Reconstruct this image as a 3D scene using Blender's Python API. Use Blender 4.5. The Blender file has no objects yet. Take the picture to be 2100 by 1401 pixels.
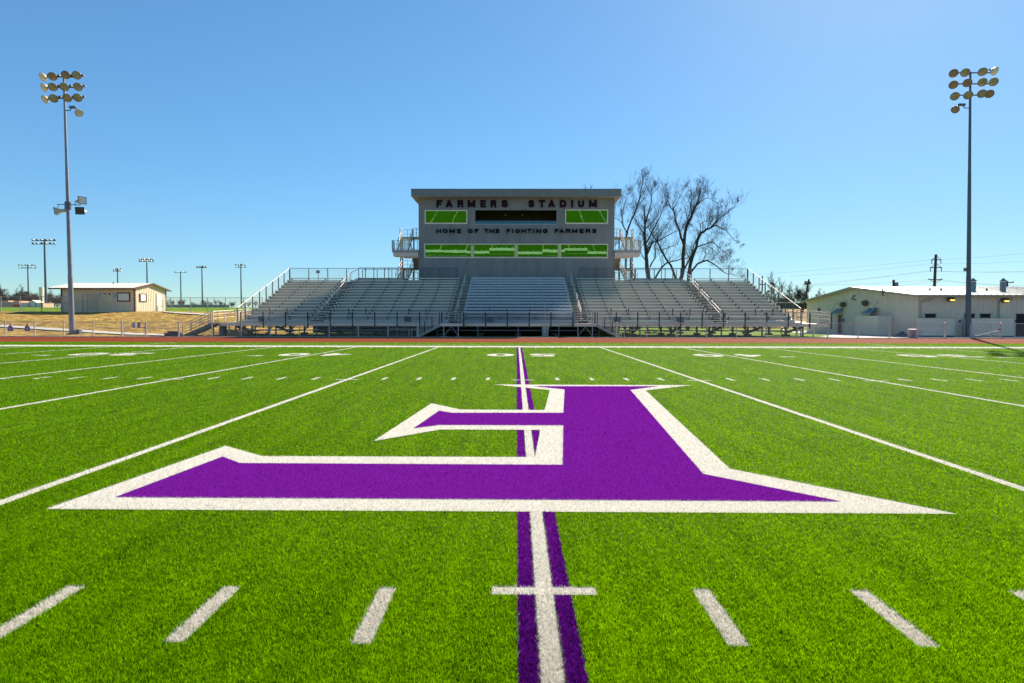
import bpy, bmesh, math, random
import numpy as np
from mathutils import Vector, Matrix
from mathutils.geometry import tessellate_polygon
random.seed(7); RNG = np.random.default_rng(11)
S = bpy.context.scene
COL = S.collection

# ------------------------------------------------------------------ camera
F_PX, CAM = 1237.0, Vector((-0.1625, -3.442, 1.582))
YAW, PITCH, ROLL = 0.0074, -0.0368, 0.0017
def cam_axes():
    cy, sy, cp, sp, cr, sr = math.cos(YAW), math.sin(YAW), math.cos(PITCH), math.sin(PITCH), math.cos(ROLL), math.sin(ROLL)
    r0 = Vector((cy, sy, 0)); fw = Vector((-sy*cp, cy*cp, sp)); up = r0.cross(fw)
    return r0*cr + up*sr, -r0*sr + up*cr, fw
CR, CU, CF = cam_axes()
cd = bpy.data.cameras.new("camera"); cam = bpy.data.objects.new("camera", cd); COL.objects.link(cam)
cam.matrix_world = Matrix.Translation(CAM) @ Matrix((CR, CU, -CF)).transposed().to_4x4()
cd.sensor_width = 36; cd.lens = F_PX/2100*36; cd.clip_end = 9000; cd.clip_start = 0.05
S.camera = cam

# ------------------------------------------------------------------ light
SUN_AZ, SUN_EL = math.radians(32), math.radians(35)      # azimuth from +Y towards +X
SKY_K = 5.0
w = bpy.data.worlds.new("World"); S.world = w; w.use_nodes = True
wn = w.node_tree; bg = wn.nodes['Background']
sky = wn.nodes.new('ShaderNodeTexSky'); sky.sky_type = 'NISHITA'; sky.sun_disc = False
sky.sun_elevation = SUN_EL; sky.sun_rotation = SUN_AZ
sky.air_density = 0.72; sky.dust_density = 0.12; sky.ozone_density = 3.6; sky.altitude = 0
# the photograph's bright sky range is compressed: soft shoulder on the sky radiance, then a little more saturation
_bw = wn.nodes.new('ShaderNodeRGBToBW'); wn.links.new(sky.outputs[0], _bw.inputs[0])
_a = wn.nodes.new('ShaderNodeMath'); _a.operation = 'ADD'; _a.inputs[1].default_value = SKY_K; wn.links.new(_bw.outputs[0], _a.inputs[0])
_d = wn.nodes.new('ShaderNodeMath'); _d.operation = 'DIVIDE'; _d.inputs[0].default_value = SKY_K; wn.links.new(_a.outputs[0], _d.inputs[1])
_v = wn.nodes.new('ShaderNodeVectorMath'); _v.operation = 'SCALE'; wn.links.new(sky.outputs[0], _v.inputs[0]); wn.links.new(_d.outputs[0], _v.inputs['Scale'])
_t = wn.nodes.new('ShaderNodeVectorMath'); _t.operation = 'MULTIPLY'; _t.inputs[1].default_value = (.92, 1.02, .93); wn.links.new(_v.outputs[0], _t.inputs[0])
_h = wn.nodes.new('ShaderNodeHueSaturation'); _h.inputs['Saturation'].default_value = 1.12; wn.links.new(_t.outputs[0], _h.inputs['Color'])
wn.links.new(_h.outputs[0], bg.inputs[0]); bg.inputs[1].default_value = 0.13
sl = bpy.data.lights.new("sun", 'SUN'); sl.energy = 5.0; sl.angle = math.radians(0.53); sl.color = (1, 0.91, 0.77)
so = bpy.data.objects.new("sun", sl); COL.objects.link(so)
sd = Vector((math.sin(SUN_AZ)*math.cos(SUN_EL), math.cos(SUN_AZ)*math.cos(SUN_EL), math.sin(SUN_EL)))
so.rotation_euler = (-sd).to_track_quat('-Z', 'Y').to_euler()
S.view_settings.view_transform = 'Standard'; S.view_settings.look = 'None'
S.view_settings.exposure = 1.1; S.view_settings.gamma = 1
S.cycles.max_bounces = 6; S.cycles.transparent_max_bounces = 24

# ------------------------------------------------------------------ measuring helpers
def ray(px, py):
    return (CF*F_PX + CR*(px-1050) - CU*(py-700.5)).normalized()
def G(px, py, z=0.0):
    d = ray(px, py); t = (z-CAM.z)/d.z
    p = CAM + d*t; return (p.x, p.y)
def PL(px, py, Y):                                       # point of a facade standing at depth Y
    d = ray(px, py); t = (Y-CAM.y)/d.y
    return CAM + d*t
def sm(t):
    t = min(1, max(0, t)); return t*t*(3-2*t)
LP = ([-400, 50, 56, 66, 73, 76, 90, 150, 600, 9000], [0, 0, .3, 1.5, 2.35, 2.5, 2.72, 4.4, 12.8, 13.5])
RP = ([-400, 50, 84, 110, 150, 600, 9000], [0, 0, 0, 3.0, 4.4, 12.8, 13.5])
def T(x, y):
    k = sm((-25-x)/8)
    return float(np.interp(y, *LP))*k + float(np.interp(y, *RP))*(1-k)
def hit(px, py):
    d = ray(px, py); t = 5.0
    while t < 3000:
        p = CAM + d*t
        if p.z <= T(p.x, p.y): return p
        t += max(.1, t*.002)
    return CAM + d*t

# ------------------------------------------------------------------ materials
def mat(name, col, rough=.6, metal=0, var=.12, scale=3.0, bump=0.0, bscale=60, streak=None, spec=.5, col2=None):
    m = bpy.data.materials.new(name); m.use_nodes = True
    nt = m.node_tree; b = nt.nodes['Principled BSDF']
    b.inputs['Roughness'].default_value = rough; b.inputs['Metallic'].default_value = metal
    b.inputs['Specular IOR Level'].default_value = spec
    tc = nt.nodes.new('ShaderNodeNewGeometry')
    mp = nt.nodes.new('ShaderNodeMapping'); nt.links.new(tc.outputs['Position'], mp.inputs[0])
    if streak: mp.inputs['Scale'].default_value = streak
    n = nt.nodes.new('ShaderNodeTexNoise'); n.inputs['Scale'].default_value = scale; n.inputs['Detail'].default_value = 6
    n.inputs['Roughness'].default_value = .62
    nt.links.new(mp.outputs[0], n.inputs['Vector'])
    r = nt.nodes.new('ShaderNodeValToRGB'); nt.links.new(n.outputs['Fac'], r.inputs[0])
    c = Vector(col); c2 = Vector(col2) if col2 else c*(1+var)
    c1 = c if col2 else c*(1-var)
    r.color_ramp.elements[0].position = .32; r.color_ramp.elements[1].position = .68
    r.color_ramp.elements[0].color = (*c1, 1); r.color_ramp.elements[1].color = (*[min(1, v) for v in c2], 1)
    nt.links.new(r.outputs[0], b.inputs['Base Color'])
    if bump:
        n2 = nt.nodes.new('ShaderNodeTexNoise'); n2.inputs['Scale'].default_value = bscale; n2.inputs['Detail'].default_value = 4
        nt.links.new(tc.outputs['Position'], n2.inputs['Vector'])
        bp = nt.nodes.new('ShaderNodeBump'); bp.inputs['Strength'].default_value = bump; bp.inputs['Distance'].default_value = .05
        nt.links.new(n2.outputs['Fac'], bp.inputs['Height']); nt.links.new(bp.outputs[0], b.inputs['Normal'])
    return m

def wire_mat(name, col, pitch=.055, wire=.11):
    m = bpy.data.materials.new(name); m.use_nodes = True
    nt = m.node_tree; b = nt.nodes['Principled BSDF']; out = nt.nodes['Material Output']
    b.inputs['Base Color'].default_value = (*col, 1); b.inputs['Metallic'].default_value = .6; b.inputs['Roughness'].default_value = .5
    g = nt.nodes.new('ShaderNodeNewGeometry'); sx = nt.nodes.new('ShaderNodeSeparateXYZ'); nt.links.new(g.outputs['Position'], sx.inputs[0])
    def M(op, a, bb=None):
        n = nt.nodes.new('ShaderNodeMath'); n.operation = op
        for i, v in enumerate((a, bb)):
            if v is None: continue
            if isinstance(v, (int, float)): n.inputs[i].default_value = v
            else: nt.links.new(v, n.inputs[i])
        return n.outputs[0]
    h = M('ADD', sx.outputs[0], sx.outputs[1])
    fs = []
    for op in ('ADD', 'SUBTRACT'):
        u = M('DIVIDE', M(op, h, sx.outputs[2]), pitch)
        fs.append(M('LESS_THAN', M('FRACT', u), wire))
    f = M('MAXIMUM', *fs)
    tr = nt.nodes.new('ShaderNodeBsdfTransparent'); mx = nt.nodes.new('ShaderNodeMixShader')
    nt.links.new(f, mx.inputs[0]); nt.links.new(tr.outputs[0], mx.inputs[1]); nt.links.new(b.outputs[0], mx.inputs[2])
    nt.links.new(mx.outputs[0], out.inputs[0])
    return m

def turf_mat(name, ca, cb, cc, transl=.35, rough=.9, spec=.0, warm=(1, 1, 1)):
    """fibre material: tone attribute runs ca..cb per blade, cc in broad soft patches"""
    m = bpy.data.materials.new(name); m.use_nodes = True
    nt = m.node_tree; b = nt.nodes['Principled BSDF']; out = nt.nodes['Material Output']
    b.inputs['Roughness'].default_value = rough; b.inputs['Specular IOR Level'].default_value = spec
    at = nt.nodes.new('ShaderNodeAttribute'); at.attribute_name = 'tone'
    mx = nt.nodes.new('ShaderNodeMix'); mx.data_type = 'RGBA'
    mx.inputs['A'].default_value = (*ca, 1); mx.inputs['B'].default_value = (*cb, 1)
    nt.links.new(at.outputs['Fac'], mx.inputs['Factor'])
    g = nt.nodes.new('ShaderNodeNewGeometry'); mp = nt.nodes.new('ShaderNodeMapping'); mp.inputs['Scale'].default_value = (1.0, .07, 1)
    nt.links.new(g.outputs['Position'], mp.inputs[0])
    n = nt.nodes.new('ShaderNodeTexNoise'); n.inputs['Scale'].default_value = 4.5; n.inputs['Detail'].default_value = 6
    nt.links.new(mp.outputs[0], n.inputs['Vector'])
    mr = nt.nodes.new('ShaderNodeMapRange'); mr.inputs['From Min'].default_value = .35; mr.inputs['From Max'].default_value = .7
    mr.inputs['To Max'].default_value = .16
    nt.links.new(n.outputs['Fac'], mr.inputs['Value'])
    m2 = nt.nodes.new('ShaderNodeMix'); m2.data_type = 'RGBA'; m2.inputs['B'].default_value = (*cc, 1)
    nt.links.new(mr.outputs[0], m2.inputs['Factor']); nt.links.new(mx.outputs['Result'], m2.inputs['A'])
    nt.links.new(m2.outputs['Result'], b.inputs['Base Color'])
    tl = nt.nodes.new('ShaderNodeBsdfTranslucent'); wm = nt.nodes.new('ShaderNodeVectorMath'); wm.operation = 'MULTIPLY'; wm.inputs[1].default_value = warm
    nt.links.new(m2.outputs['Result'], wm.inputs[0]); nt.links.new(wm.outputs[0], tl.inputs[0])
    ms = nt.nodes.new('ShaderNodeMixShader'); ms.inputs[0].default_value = transl
    nt.links.new(b.outputs[0], ms.inputs[1]); nt.links.new(tl.outputs[0], ms.inputs[2]); nt.links.new(ms.outputs[0], out.inputs[0])
    return m

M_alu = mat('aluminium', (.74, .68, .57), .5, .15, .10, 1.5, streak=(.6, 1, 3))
M_aludark = mat('aluminium_riser', (.44, .43, .39), .5, .12, .10, 1.2, streak=(.5, 1, 3))  # darker than the benches: shade on the risers put into the colour
M_alucen = mat('shade_blued_deck', (.25, .29, .33), .5, .1, .1, 1.2)  # central block: its bluish shade is put into the deck colour
M_alucen2 = mat('shade_blued_bench', (.46, .50, .53), .5, .1, .08, 1.5)  # benches of the same block, blued and darkened for that shade
M_galv = mat('galvanised_steel', (.38, .36, .34), .6, .2, .15, 4)
M_lightrail = mat('bright_rail', (.60, .49, .42), .6, .1, .08, 4)
M_darkpost = mat('dark_post', (.030, .027, .030), .6, .1, .2, 4)
M_steel = mat('support_steel', (.12, .13, .145), .55, .4, .2, 2)
M_foot = mat('concrete_footing', (.20, .19, .17), .9, 0, .12, 3, .2)
M_lensb = mat('lamp_lens_bronze', (.30, .20, .14), .3, 0, .35, 5)
M_lens0 = mat('weathered_lamp', (.12, .10, .06), .4, .2, .4, 6)
M_conc = mat('concrete', (.50, .47, .41), .9, 0, .12, .8, .15)
M_fascia = mat('walkway_fascia', (.72, .56, .49), .5, .3, .10, 1, streak=(.4, 1, 3))
M_box = mat('stucco', (.26, .25, .245), .85, 0, .16, 1.1, .4, 30, streak=(1, 1, .22))
M_roofcap = mat('roof_fascia', (.20, .205, .21), .55, .2, .08, 1)
M_soffit = mat('soffit', (.42, .35, .28), .8, 0, .06, 1)
M_frame = mat('window_frame', (.90, .76, .55), .5, 0, .05, 2)
M_letterA = mat('maroon_letter', (.030, .008, .030), .9, 0, .1, 5, spec=.05)
M_letterB = mat('navy_letter', (.004, .004, .012), .9, 0, .1, 5, spec=.05)
M_inside = mat('interior', (.07, .055, .045), .9, 0, .3, 1)
M_ledge = mat('blue_ledge', (.05, .17, .26), .5, 0, .1, 3)
M_tan = mat('tan_cladding', (.72, .60, .43), .6, .05, .06, 1.2)
M_tan2 = mat('cream_cladding', (.72, .62, .49), .6, .05, .05, 1.2)
M_beige = mat('beige_masonry', (.76, .66, .52), .8, 0, .06, 2)
M_brown = mat('brown_trim', (.085, .035, .025), .5, 0, .15, 3)
M_tantrim = mat('tan_trim', (.40, .35, .25), .5, 0, .1, 3)
M_wroof = mat('white_roof', (.58, .55, .50), .5, .1, .05, 1.5)
M_door = mat('door_brown', (.10, .040, .030), .6, 0, .15, 3)
M_white = mat('white_paint', (.72, .70, .66), .5, 0, .05, 3)
M_dark = mat('dark_opening', (.018, .016, .016), .8, 0, .3, 2)
M_awn = mat('blue_awning', (.10, .26, .30), .6, 0, .15, 3)
M_pole = mat('pole_steel', (.10, .115, .145), .42, .45, .16, 1.2, streak=(1, 1, .15))
M_polelight = mat('pole_pale', (.23, .23, .26), .45, .4, .12, 1.2)
M_lampshell = mat('lamp_shell', (.55, .46, .38), .45, .1, .1, 6)
M_lens = mat('lamp_lens', (.34, .30, .19), .35, .0, .35, 5)
M_lensw = mat('lamp_lens_pale', (.68, .64, .54), .2, .1, .2, 5)
M_hornm = mat('horn_white', (.52, .50, .44), .5, 0, .1, 3)
M_hornf = mat('horn_mouth', (.07, .06, .05), .7, 0, .2, 8)
M_bark = mat('bark', (.060, .044, .036), .9, 0, .3, 6, .4, 20)
M_twig = mat('twig', (.045, .032, .030), .9, 0, .25, 2)
M_twig2 = mat('twig_brown', (.17, .105, .07), .9, 0, .3, .3)
M_leaf = mat('dark_leaf', (.03, .06, .015), .8, 0, .4, 2)
M_wood = mat('pole_wood', (.055, .03, .03), .8, 0, .3, 2)
M_pink = mat('brick_pink', (.70, .40, .27), .85, 0, .15, 2)
M_red = mat('red_awning', (.45, .05, .04), .6, 0, .1, 2)
M_rubber = mat('black_rubber', (.02, .02, .022), .6, 0, .3, 6, .3, 12)
M_bin = mat('blue_grey_bin', (.025, .05, .085), .55, .1, .15, 3)
M_signp = mat('sign_purple', (.28, .17, .33), .6, 0, .1, 6)
M_signb = mat('sign_pale_blue', (.32, .45, .52), .6, 0, .1, 6)
M_purplebin = mat('purple_bin', (.28, .19, .24), .6, 0, .2, 4)
M_blue = mat('blue_plate', (.02, .08, .25), .5, 0, .1, 4)
M_wire = mat('cable', (.35, .37, .40), .6, .2, .05, 2)
M_tarp = mat('dark_tarp', (.05, .055, .075), .5, 0, .3, 4, .5, 8)
M_vent = mat('vent_metal', (.11, .19, .23), .45, .4, .15, 3)
M_mesh = wire_mat('chain_link', (.40, .40, .40), .055, .07)
M_meshd = wire_mat('chain_link_dark', (.10, .11, .12), .05, .10)
M_curb = mat('curb_concrete', (.38, .37, .36), .85, 0, .15, 2, .1)

# ------------------------------------------------------------------ mesh builder
class MB:
    def __init__(s): s.v = []; s.f = []; s.mi = []; s.m = 0
    def add(s, vs, fs):
        o = len(s.v); s.v += [tuple(v) for v in vs]
        for f in fs: s.f.append(tuple(i+o for i in f)); s.mi.append(s.m)
        return s
    def box(s, x0, x1, y0, y1, z0, z1):
        return s.add([(x0,y0,z0),(x1,y0,z0),(x1,y1,z0),(x0,y1,z0),(x0,y0,z1),(x1,y0,z1),(x1,y1,z1),(x0,y1,z1)],
                     [(0,3,2,1),(4,5,6,7),(0,1,5,4),(1,2,6,5),(2,3,7,6),(3,0,4,7)])
    def hexa(s, a, b):                                   # two quads of 4 points each
        return s.add(list(a)+list(b), [(0,3,2,1),(4,5,6,7),(0,1,5,4),(1,2,6,5),(2,3,7,6),(3,0,4,7)])
    def beam(s, p, q, w, h, up=(0,0,1)):
        p, q = Vector(p), Vector(q); d = (q-p).normalized(); u = Vector(up)
        if abs(d.dot(u)) > .98: u = Vector((0,1,0))
        a = d.cross(u).normalized()*w/2; b = a.cross(d).normalized()*h/2
        return s.hexa([p-a-b, p+a-b, p+a+b, p-a+b], [q-a-b, q+a-b, q+a+b, q-a+b])
    def tube(s, p, q, r0, r1=None, n=8, cap=True):
        p, q = Vector(p), Vector(q); r1 = r0 if r1 is None else r1
        d = (q-p)
        if d.length < 1e-6: return s
        d.normalize(); u = Vector((0,0,1)) if abs(d.z) < .95 else Vector((0,1,0))
        a = d.cross(u).normalized(); b = d.cross(a)
        vs = []
        for c, r in ((p, r0), (q, r1)):
            for i in range(n):
                t = 2*math.pi*i/n; vs.append(c + a*math.cos(t)*r + b*math.sin(t)*r)
        fs = [(i, (i+1) % n, n+(i+1) % n, n+i) for i in range(n)]
        if cap: fs += [tuple(range(n))[::-1], tuple(range(n, 2*n))]
        return s.add(vs, fs)
    def path(s, pts, r, n=6):
        for a, b in zip(pts, pts[1:]): s.tube(a, b, r, r, n)
        return s
    def lathe(s, o, ax, prof, n=14):                     # prof: (distance along axis, radius)
        o, ax = Vector(o), Vector(ax).normalized(); u = Vector((0,0,1)) if abs(ax.z) < .9 else Vector((1,0,0))
        a = ax.cross(u).normalized(); b = ax.cross(a); vs = []
        for t, r in prof:
            for i in range(n):
                h = 2*math.pi*i/n; vs.append(o + ax*t + a*math.cos(h)*r + b*math.sin(h)*r)
        fs = []
        for k in range(len(prof)-1):
            for i in range(n): fs.append((k*n+i, k*n+(i+1) % n, (k+1)*n+(i+1) % n, (k+1)*n+i))
        fs += [tuple(range(n))[::-1], tuple(range((len(prof)-1)*n, len(prof)*n))]
        return s.add(vs, fs)
    def prism(s, poly, y0, y1):                          # poly in x,z extruded in y
        n = len(poly); vs = [(x, y0, z) for x, z in poly]+[(x, y1, z) for x, z in poly]
        fs = [tuple(range(n)), tuple(range(n, 2*n))[::-1]]+[(i, n+i, n+(i+1) % n, (i+1) % n) for i in range(n)]
        return s.add(vs, fs)
    def build(s, name, m, parent=None, smooth=False):
        off = Vector(parent['_w']) if parent is not None and '_w' in parent else Vector((0,0,0))
        me = bpy.data.meshes.new(name)
        me.from_pydata([(v[0]-off.x, v[1]-off.y, v[2]-off.z) for v in s.v], [], s.f)
        for mm in (m if isinstance(m, (list, tuple)) else [m]): me.materials.append(mm)
        if max(s.mi, default=0): me.polygons.foreach_set('material_index', s.mi)
        bm = bmesh.new(); bm.from_mesh(me); bmesh.ops.recalc_face_normals(bm, faces=bm.faces); bm.to_mesh(me); bm.free()
        if smooth:
            me.polygons.foreach_set('use_smooth', [True]*len(me.polygons))
            try: me.set_sharp_from_angle(angle=math.radians(40))
            except Exception: pass
        o = bpy.data.objects.new(name, me); COL.objects.link(o)
        if parent is not None:
            o.parent = parent; o['_w'] = tuple(off)
        return o
def thing(name, label, cat, loc=(0,0,0), group=None):
    o = bpy.data.objects.new(name, None); COL.objects.link(o); o.location = loc; o['_w'] = tuple(loc)
    o.empty_display_size = .3
    return tag(o, label, cat, group)
def tag(o, label, cat, group=None):
    o['label'] = label; o['category'] = cat
    if group: o['group'] = group
    return o
def dup(o, loc=None, label=None, rz=None, sc=None):
    c = o.copy(); COL.objects.link(c)
    if loc is not None: c.location = loc
    if label: c['label'] = label
    if rz is not None: c.rotation_euler = (0, 0, rz)
    if sc is not None: c.scale = (sc, sc, sc)
    for ch in o.children:
        d = ch.copy(); COL.objects.link(d); d.parent = c
        for g in ch.children:
            e = g.copy(); COL.objects.link(e); e.parent = d
    return c

# ================================================================== SETTING
# ---- ground sheet
def ground():
    xs = np.unique(np.concatenate([np.linspace(-110, 110, 111), np.sign(np.linspace(-1, 1, 61))*(110+np.abs(np.linspace(-1, 1, 61))**3*4000)]))
    ys = np.unique(np.concatenate([np.linspace(-60, 48, 12), np.linspace(48, 120, 61), 120+np.linspace(0, 1, 40)**2.2*6000, [-1500, -300]]))
    nx, ny = len(xs), len(ys); vs = []
    for y in ys:
        for x in xs:
            z = T(x, y)
            if y > 55 and not (-32 < x < 90 and y < 84): z += .07*math.sin(x*.31+y*.17)*math.sin(y*.23-x*.11)*min(1, (y-55)/10)
            if y < 49.5: z = -.02
            vs.append((x, y, z))
    fs = [(j*nx+i, j*nx+i+1, (j+1)*nx+i+1, (j+1)*nx+i) for j in range(ny-1) for i in range(nx-1)]
    m = bpy.data.materials.new('ground_grass'); m.use_nodes = True; nt = m.node_tree; b = nt.nodes['Principled BSDF']
    b.inputs['Roughness'].default_value = .95; b.inputs['Specular IOR Level'].default_value = .1
    g = nt.nodes.new('ShaderNodeNewGeometry'); sp = nt.nodes.new('ShaderNodeSeparateXYZ'); nt.links.new(g.outputs['Position'], sp.inputs[0])
    def noise(sc, det=5, scale=(1,1,1)):
        mp = nt.nodes.new('ShaderNodeMapping'); mp.inputs['Scale'].default_value = scale; nt.links.new(g.outputs['Position'], mp.inputs[0])
        n = nt.nodes.new('ShaderNodeTexNoise'); n.inputs['Scale'].default_value = sc; n.inputs['Detail'].default_value = det
        nt.links.new(mp.outputs[0], n.inputs['Vector']); return n.outputs['Fac']
    def ramp(f, a, ca, bb, cb):
        r = nt.nodes.new('ShaderNodeValToRGB'); e = r.color_ramp.elements
        e[0].position = a; e[0].color = (*ca, 1); e[1].position = bb; e[1].color = (*cb, 1); nt.links.new(f, r.inputs[0]); return r.outputs[0]
    def mth(op, a, c):
        n = nt.nodes.new('ShaderNodeMath'); n.operation = op
        for i, v in enumerate((a, c)):
            if isinstance(v, (int, float)): n.inputs[i].default_value = v
            else: nt.links.new(v, n.inputs[i])
        return n.outputs[0]
    dry = ramp(noise(2.2, 10, (.45, 1, 1)), .38, (.17, .095, .018), .62, (.52, .34, .10))
    grn = ramp(noise(.5, 6), .35, (.06, .13, .005), .68, (.22, .32, .012))
    tuft = ramp(noise(.22, 8), .56, (0, 0, 0), .70, (.5, .5, .5))
    def mr(v, a, c):
        n = nt.nodes.new('ShaderNodeMapRange'); n.inputs['From Min'].default_value = a; n.inputs['From Max'].default_value = c
        nt.links.new(v, n.inputs['Value']); return n.outputs[0]
    wob = mth('MULTIPLY', noise(.3, 3), 8)
    far = mr(mth('ADD', sp.outputs[1], wob), 82, 85)             # green beyond the crest
    mid = mth('MULTIPLY', mr(sp.outputs[0], -27, -20), mr(mth('SUBTRACT', 92, sp.outputs[1]), 0, 4))
    fac = mth('MAXIMUM', far, mid)
    right = mth('MULTIPLY', mr(sp.outputs[0], 25, 34), mr(mth('SUBTRACT', 150, sp.outputs[1]), 0, 10))
    right = mth('MULTIPLY', right, mr(sp.outputs[1], 84, 88))
    fac = mth('MULTIPLY', fac, mth('SUBTRACT', 1, right))
    fac = mth('MAXIMUM', fac, mth('MULTIPLY', tuft, .6))
    mx = nt.nodes.new('ShaderNodeMix'); mx.data_type = 'RGBA'
    nt.links.new(fac, mx.inputs['Factor']); nt.links.new(dry, mx.inputs['A']); nt.links.new(grn, mx.inputs['B'])
    nt.links.new(mx.outputs['Result'], b.inputs['Base Color'])
    bp = nt.nodes.new('ShaderNodeBump'); bp.inputs['Strength'].default_value = .9; bp.inputs['Distance'].default_value = .25
    nt.links.new(noise(3.5, 8), bp.inputs['Height']); nt.links.new(bp.outputs[0], b.inputs['Normal'])
    mb = MB(); mb.add(vs, fs); o = mb.build('ground', m); o['kind'] = 'structure'
    o.data.polygons.foreach_set('use_smooth', [True]*len(o.data.polygons))
ground()
def sheet(name, m, pts, z):
    mb = MB(); mb.add([(x, y, z) for x, y in pts], [tuple(range(len(pts)))]); o = mb.build(name, m); o['kind'] = 'structure'; return o
GA, GB, GC = (.008, .048, .0005), (.35, .76, .001), (.42, .74, .001)
M_turfbase = mat('turf_base', (.045, .10, .002), .95, 0, .3, 2.0, .3, 120, streak=(1, .15, 1), spec=.05, col2=(.075, .15, .003))
sheet('turf_field', M_turfbase, [(-75, -45), (75, -45), (75, 37.2), (-75, 37.2)], 0.0)
M_track = mat('running_track', (.145, .026, .009), .95, 0, .2, .8, .25, 150, streak=(.12, 1.6, 1), spec=.03, col2=(.225, .052, .021))
sheet('running_track', M_track, [(-140, 37.2), (140, 37.2), (140, 48.45), (-140, 48.45)], 0.002)
k = MB()
for y in [37.35+1.22*i for i in range(1, 9)]: k.add([(-140, y, .006), (140, y, .006), (140, y+.05, .006), (-140, y+.05, .006)], [(0,1,2,3)])
o = k.build('track_lane_lines', mat('lane_line', (.24, .075, .045), .7, 0, .2, 2)); o['kind'] = 'structure'
k = MB(); k.box(-140, 140, 48.45, 48.75, -.1, .05); o = k.build('track_kerb', M_curb); o['kind'] = 'structure'
sheet('concrete_apron', M_conc, [(28.6, 48.76), (110, 48.76), (110, 90), (36, 90), (33, 60), (28.6, 54)], 0.012)
# paths laid on the slope
def ribbon(name, top, bot, m, lift=.035):
    mb = MB(); n = 24
    def along(pl, t):
        xs = [p[0] for p in pl]; x = pl[0][0]+(pl[-1][0]-pl[0][0])*t; return x, float(np.interp(x, xs, [p[1] for p in pl]))
    vs = []
    for i in range(n+1):
        a = hit(*along(top, i/n)); b = hit(*along(bot, i/n))
        for j in range(5):
            p = a.lerp(b, j/4); vs.append((p.x, p.y, T(p.x, p.y)+lift+.05))
    mb.add(vs, [(i*5+j, (i+1)*5+j, (i+1)*5+j+1, i*5+j+1) for i in range(n) for j in range(4)])
    o = mb.build(name, m); o['kind'] = 'structure'
ribbon('concrete_path', [(-120, 663), (0, 668), (150, 677), (250, 683.5), (350, 688)], [(-120, 666.5), (0, 672), (150, 681.5), (250, 687.5), (350, 690.5)], M_conc)
ribbon('crest_path', [(336, 640), (370, 642), (425, 645)], [(336, 641.5), (370, 644), (425, 647.5)], M_conc)

# ================================================================== FIELD MARKINGS AND TURF FIBRES
YD = .9144; GY = 40*.3048; SY = GY + 60*.3048
marks = []      # (object name, material key, triangles Nx3x2, parent/tag function)
def tri_poly(pts):
    t = tessellate_polygon([[Vector((x, y, 0)) for x, y in pts]])
    return [[pts[i] for i in f] for f in t]
def rect(x0, x1, y0, y1): return [[(x0, y0), (x1, y0), (x1, y1)], [(x0, y0), (x1, y1), (x0, y1)]]
def mark(name, key, tris, z, parent=None, meta=None): marks.append(dict(name=name, key=key, tris=np.array(tris, float), z=z, parent=parent, meta=meta))
# midfield letter
logo = thing('field_logo', 'giant purple letter F with white outline painted across the turf', 'field logo', (2, 4, 0))
fill = [(236.5,1022),(1725,1031),(1442,974),(1292.6,800.5),(1350,793.2),(1093,793),(1158,799.5),(1155.4,848),(927,848),(900.8,843.5),
        (848.5,879.8),(903.5,873),(1155.4,874),(1154,955.4),(492,951.8),(456.5,938.4)]
outl = [(94,1046),(1963,1056),(1497,963),(1324,801.5),(1418,790.8),(1012,789.3),(1127.6,800.8),(1117,842),(945,841),(885,828),(766,906),
        (903,882),(1108,883),(1097,939),(538,937),(463,915.6)]
mark('letter_fill', 'purple', tri_poly([G(*p) for p in fill]), .012, logo)
mark('letter_outline', 'white', tri_poly([G(*p) for p in outl]), .008, logo)
# hash rows: tick marks and the short crossbars on the yard lines
ORD = {1: 'first', 2: 'second', 3: 'third', 4: 'fourth', 5: 'fifth', 6: 'sixth', 7: 'seventh', 8: 'eighth', 9: 'ninth', 10: 'tenth', 11: 'eleventh', 12: 'twelfth',
       13: 'thirteenth', 14: 'fourteenth', 15: 'fifteenth', 16: 'sixteenth', 17: 'seventeenth', 18: 'eighteenth', 19: 'nineteenth', 20: 'twentieth'}
def sidew(k): return 'left' if k < 0 else 'right'
for k in range(-17, 18):
    for row, y0, y1, yc, lim in (('near', -.58, .03, 0, 3), ('far', GY, GY+.61, GY-.02, 17)):
        if abs(k) > lim: continue
        x = k*YD
        if k % 5 == 0:
            lab = f'short white crossbar on the purple edged midfield line in the {row} hash row' if k == 0 else \
                  f'thin white crossbar in the far hash row on the {ORD[abs(k)//5]} yard line {sidew(k)} of midfield'
            mark('hash_crossbar', 'white', rect(x-.305, x+.305, yc-.05, yc+.05), .0075, None, (lab, 'field marking', 'hash crossbars'))
        else:
            lab = f'white hash mark in the {row} row, {ORD[abs(k)]} yard {sidew(k)} of the midfield line'
            mark('hash_mark', 'white', rect(x-.052, x+.052, y0, y1), .004, None, (lab, 'field marking', 'hash marks'))
for k in range(-24, 25):
    if k % 5: mark('sideline_tick', 'white', rect(k*YD-.05, k*YD+.05, SY-.75, SY-.15), .004, None,
                   (f'small white tick by the far sideline, {k if k>0 else -k} yards {sidew(k)} of midfield', 'field marking', 'ticks along the far sideline'))
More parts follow.
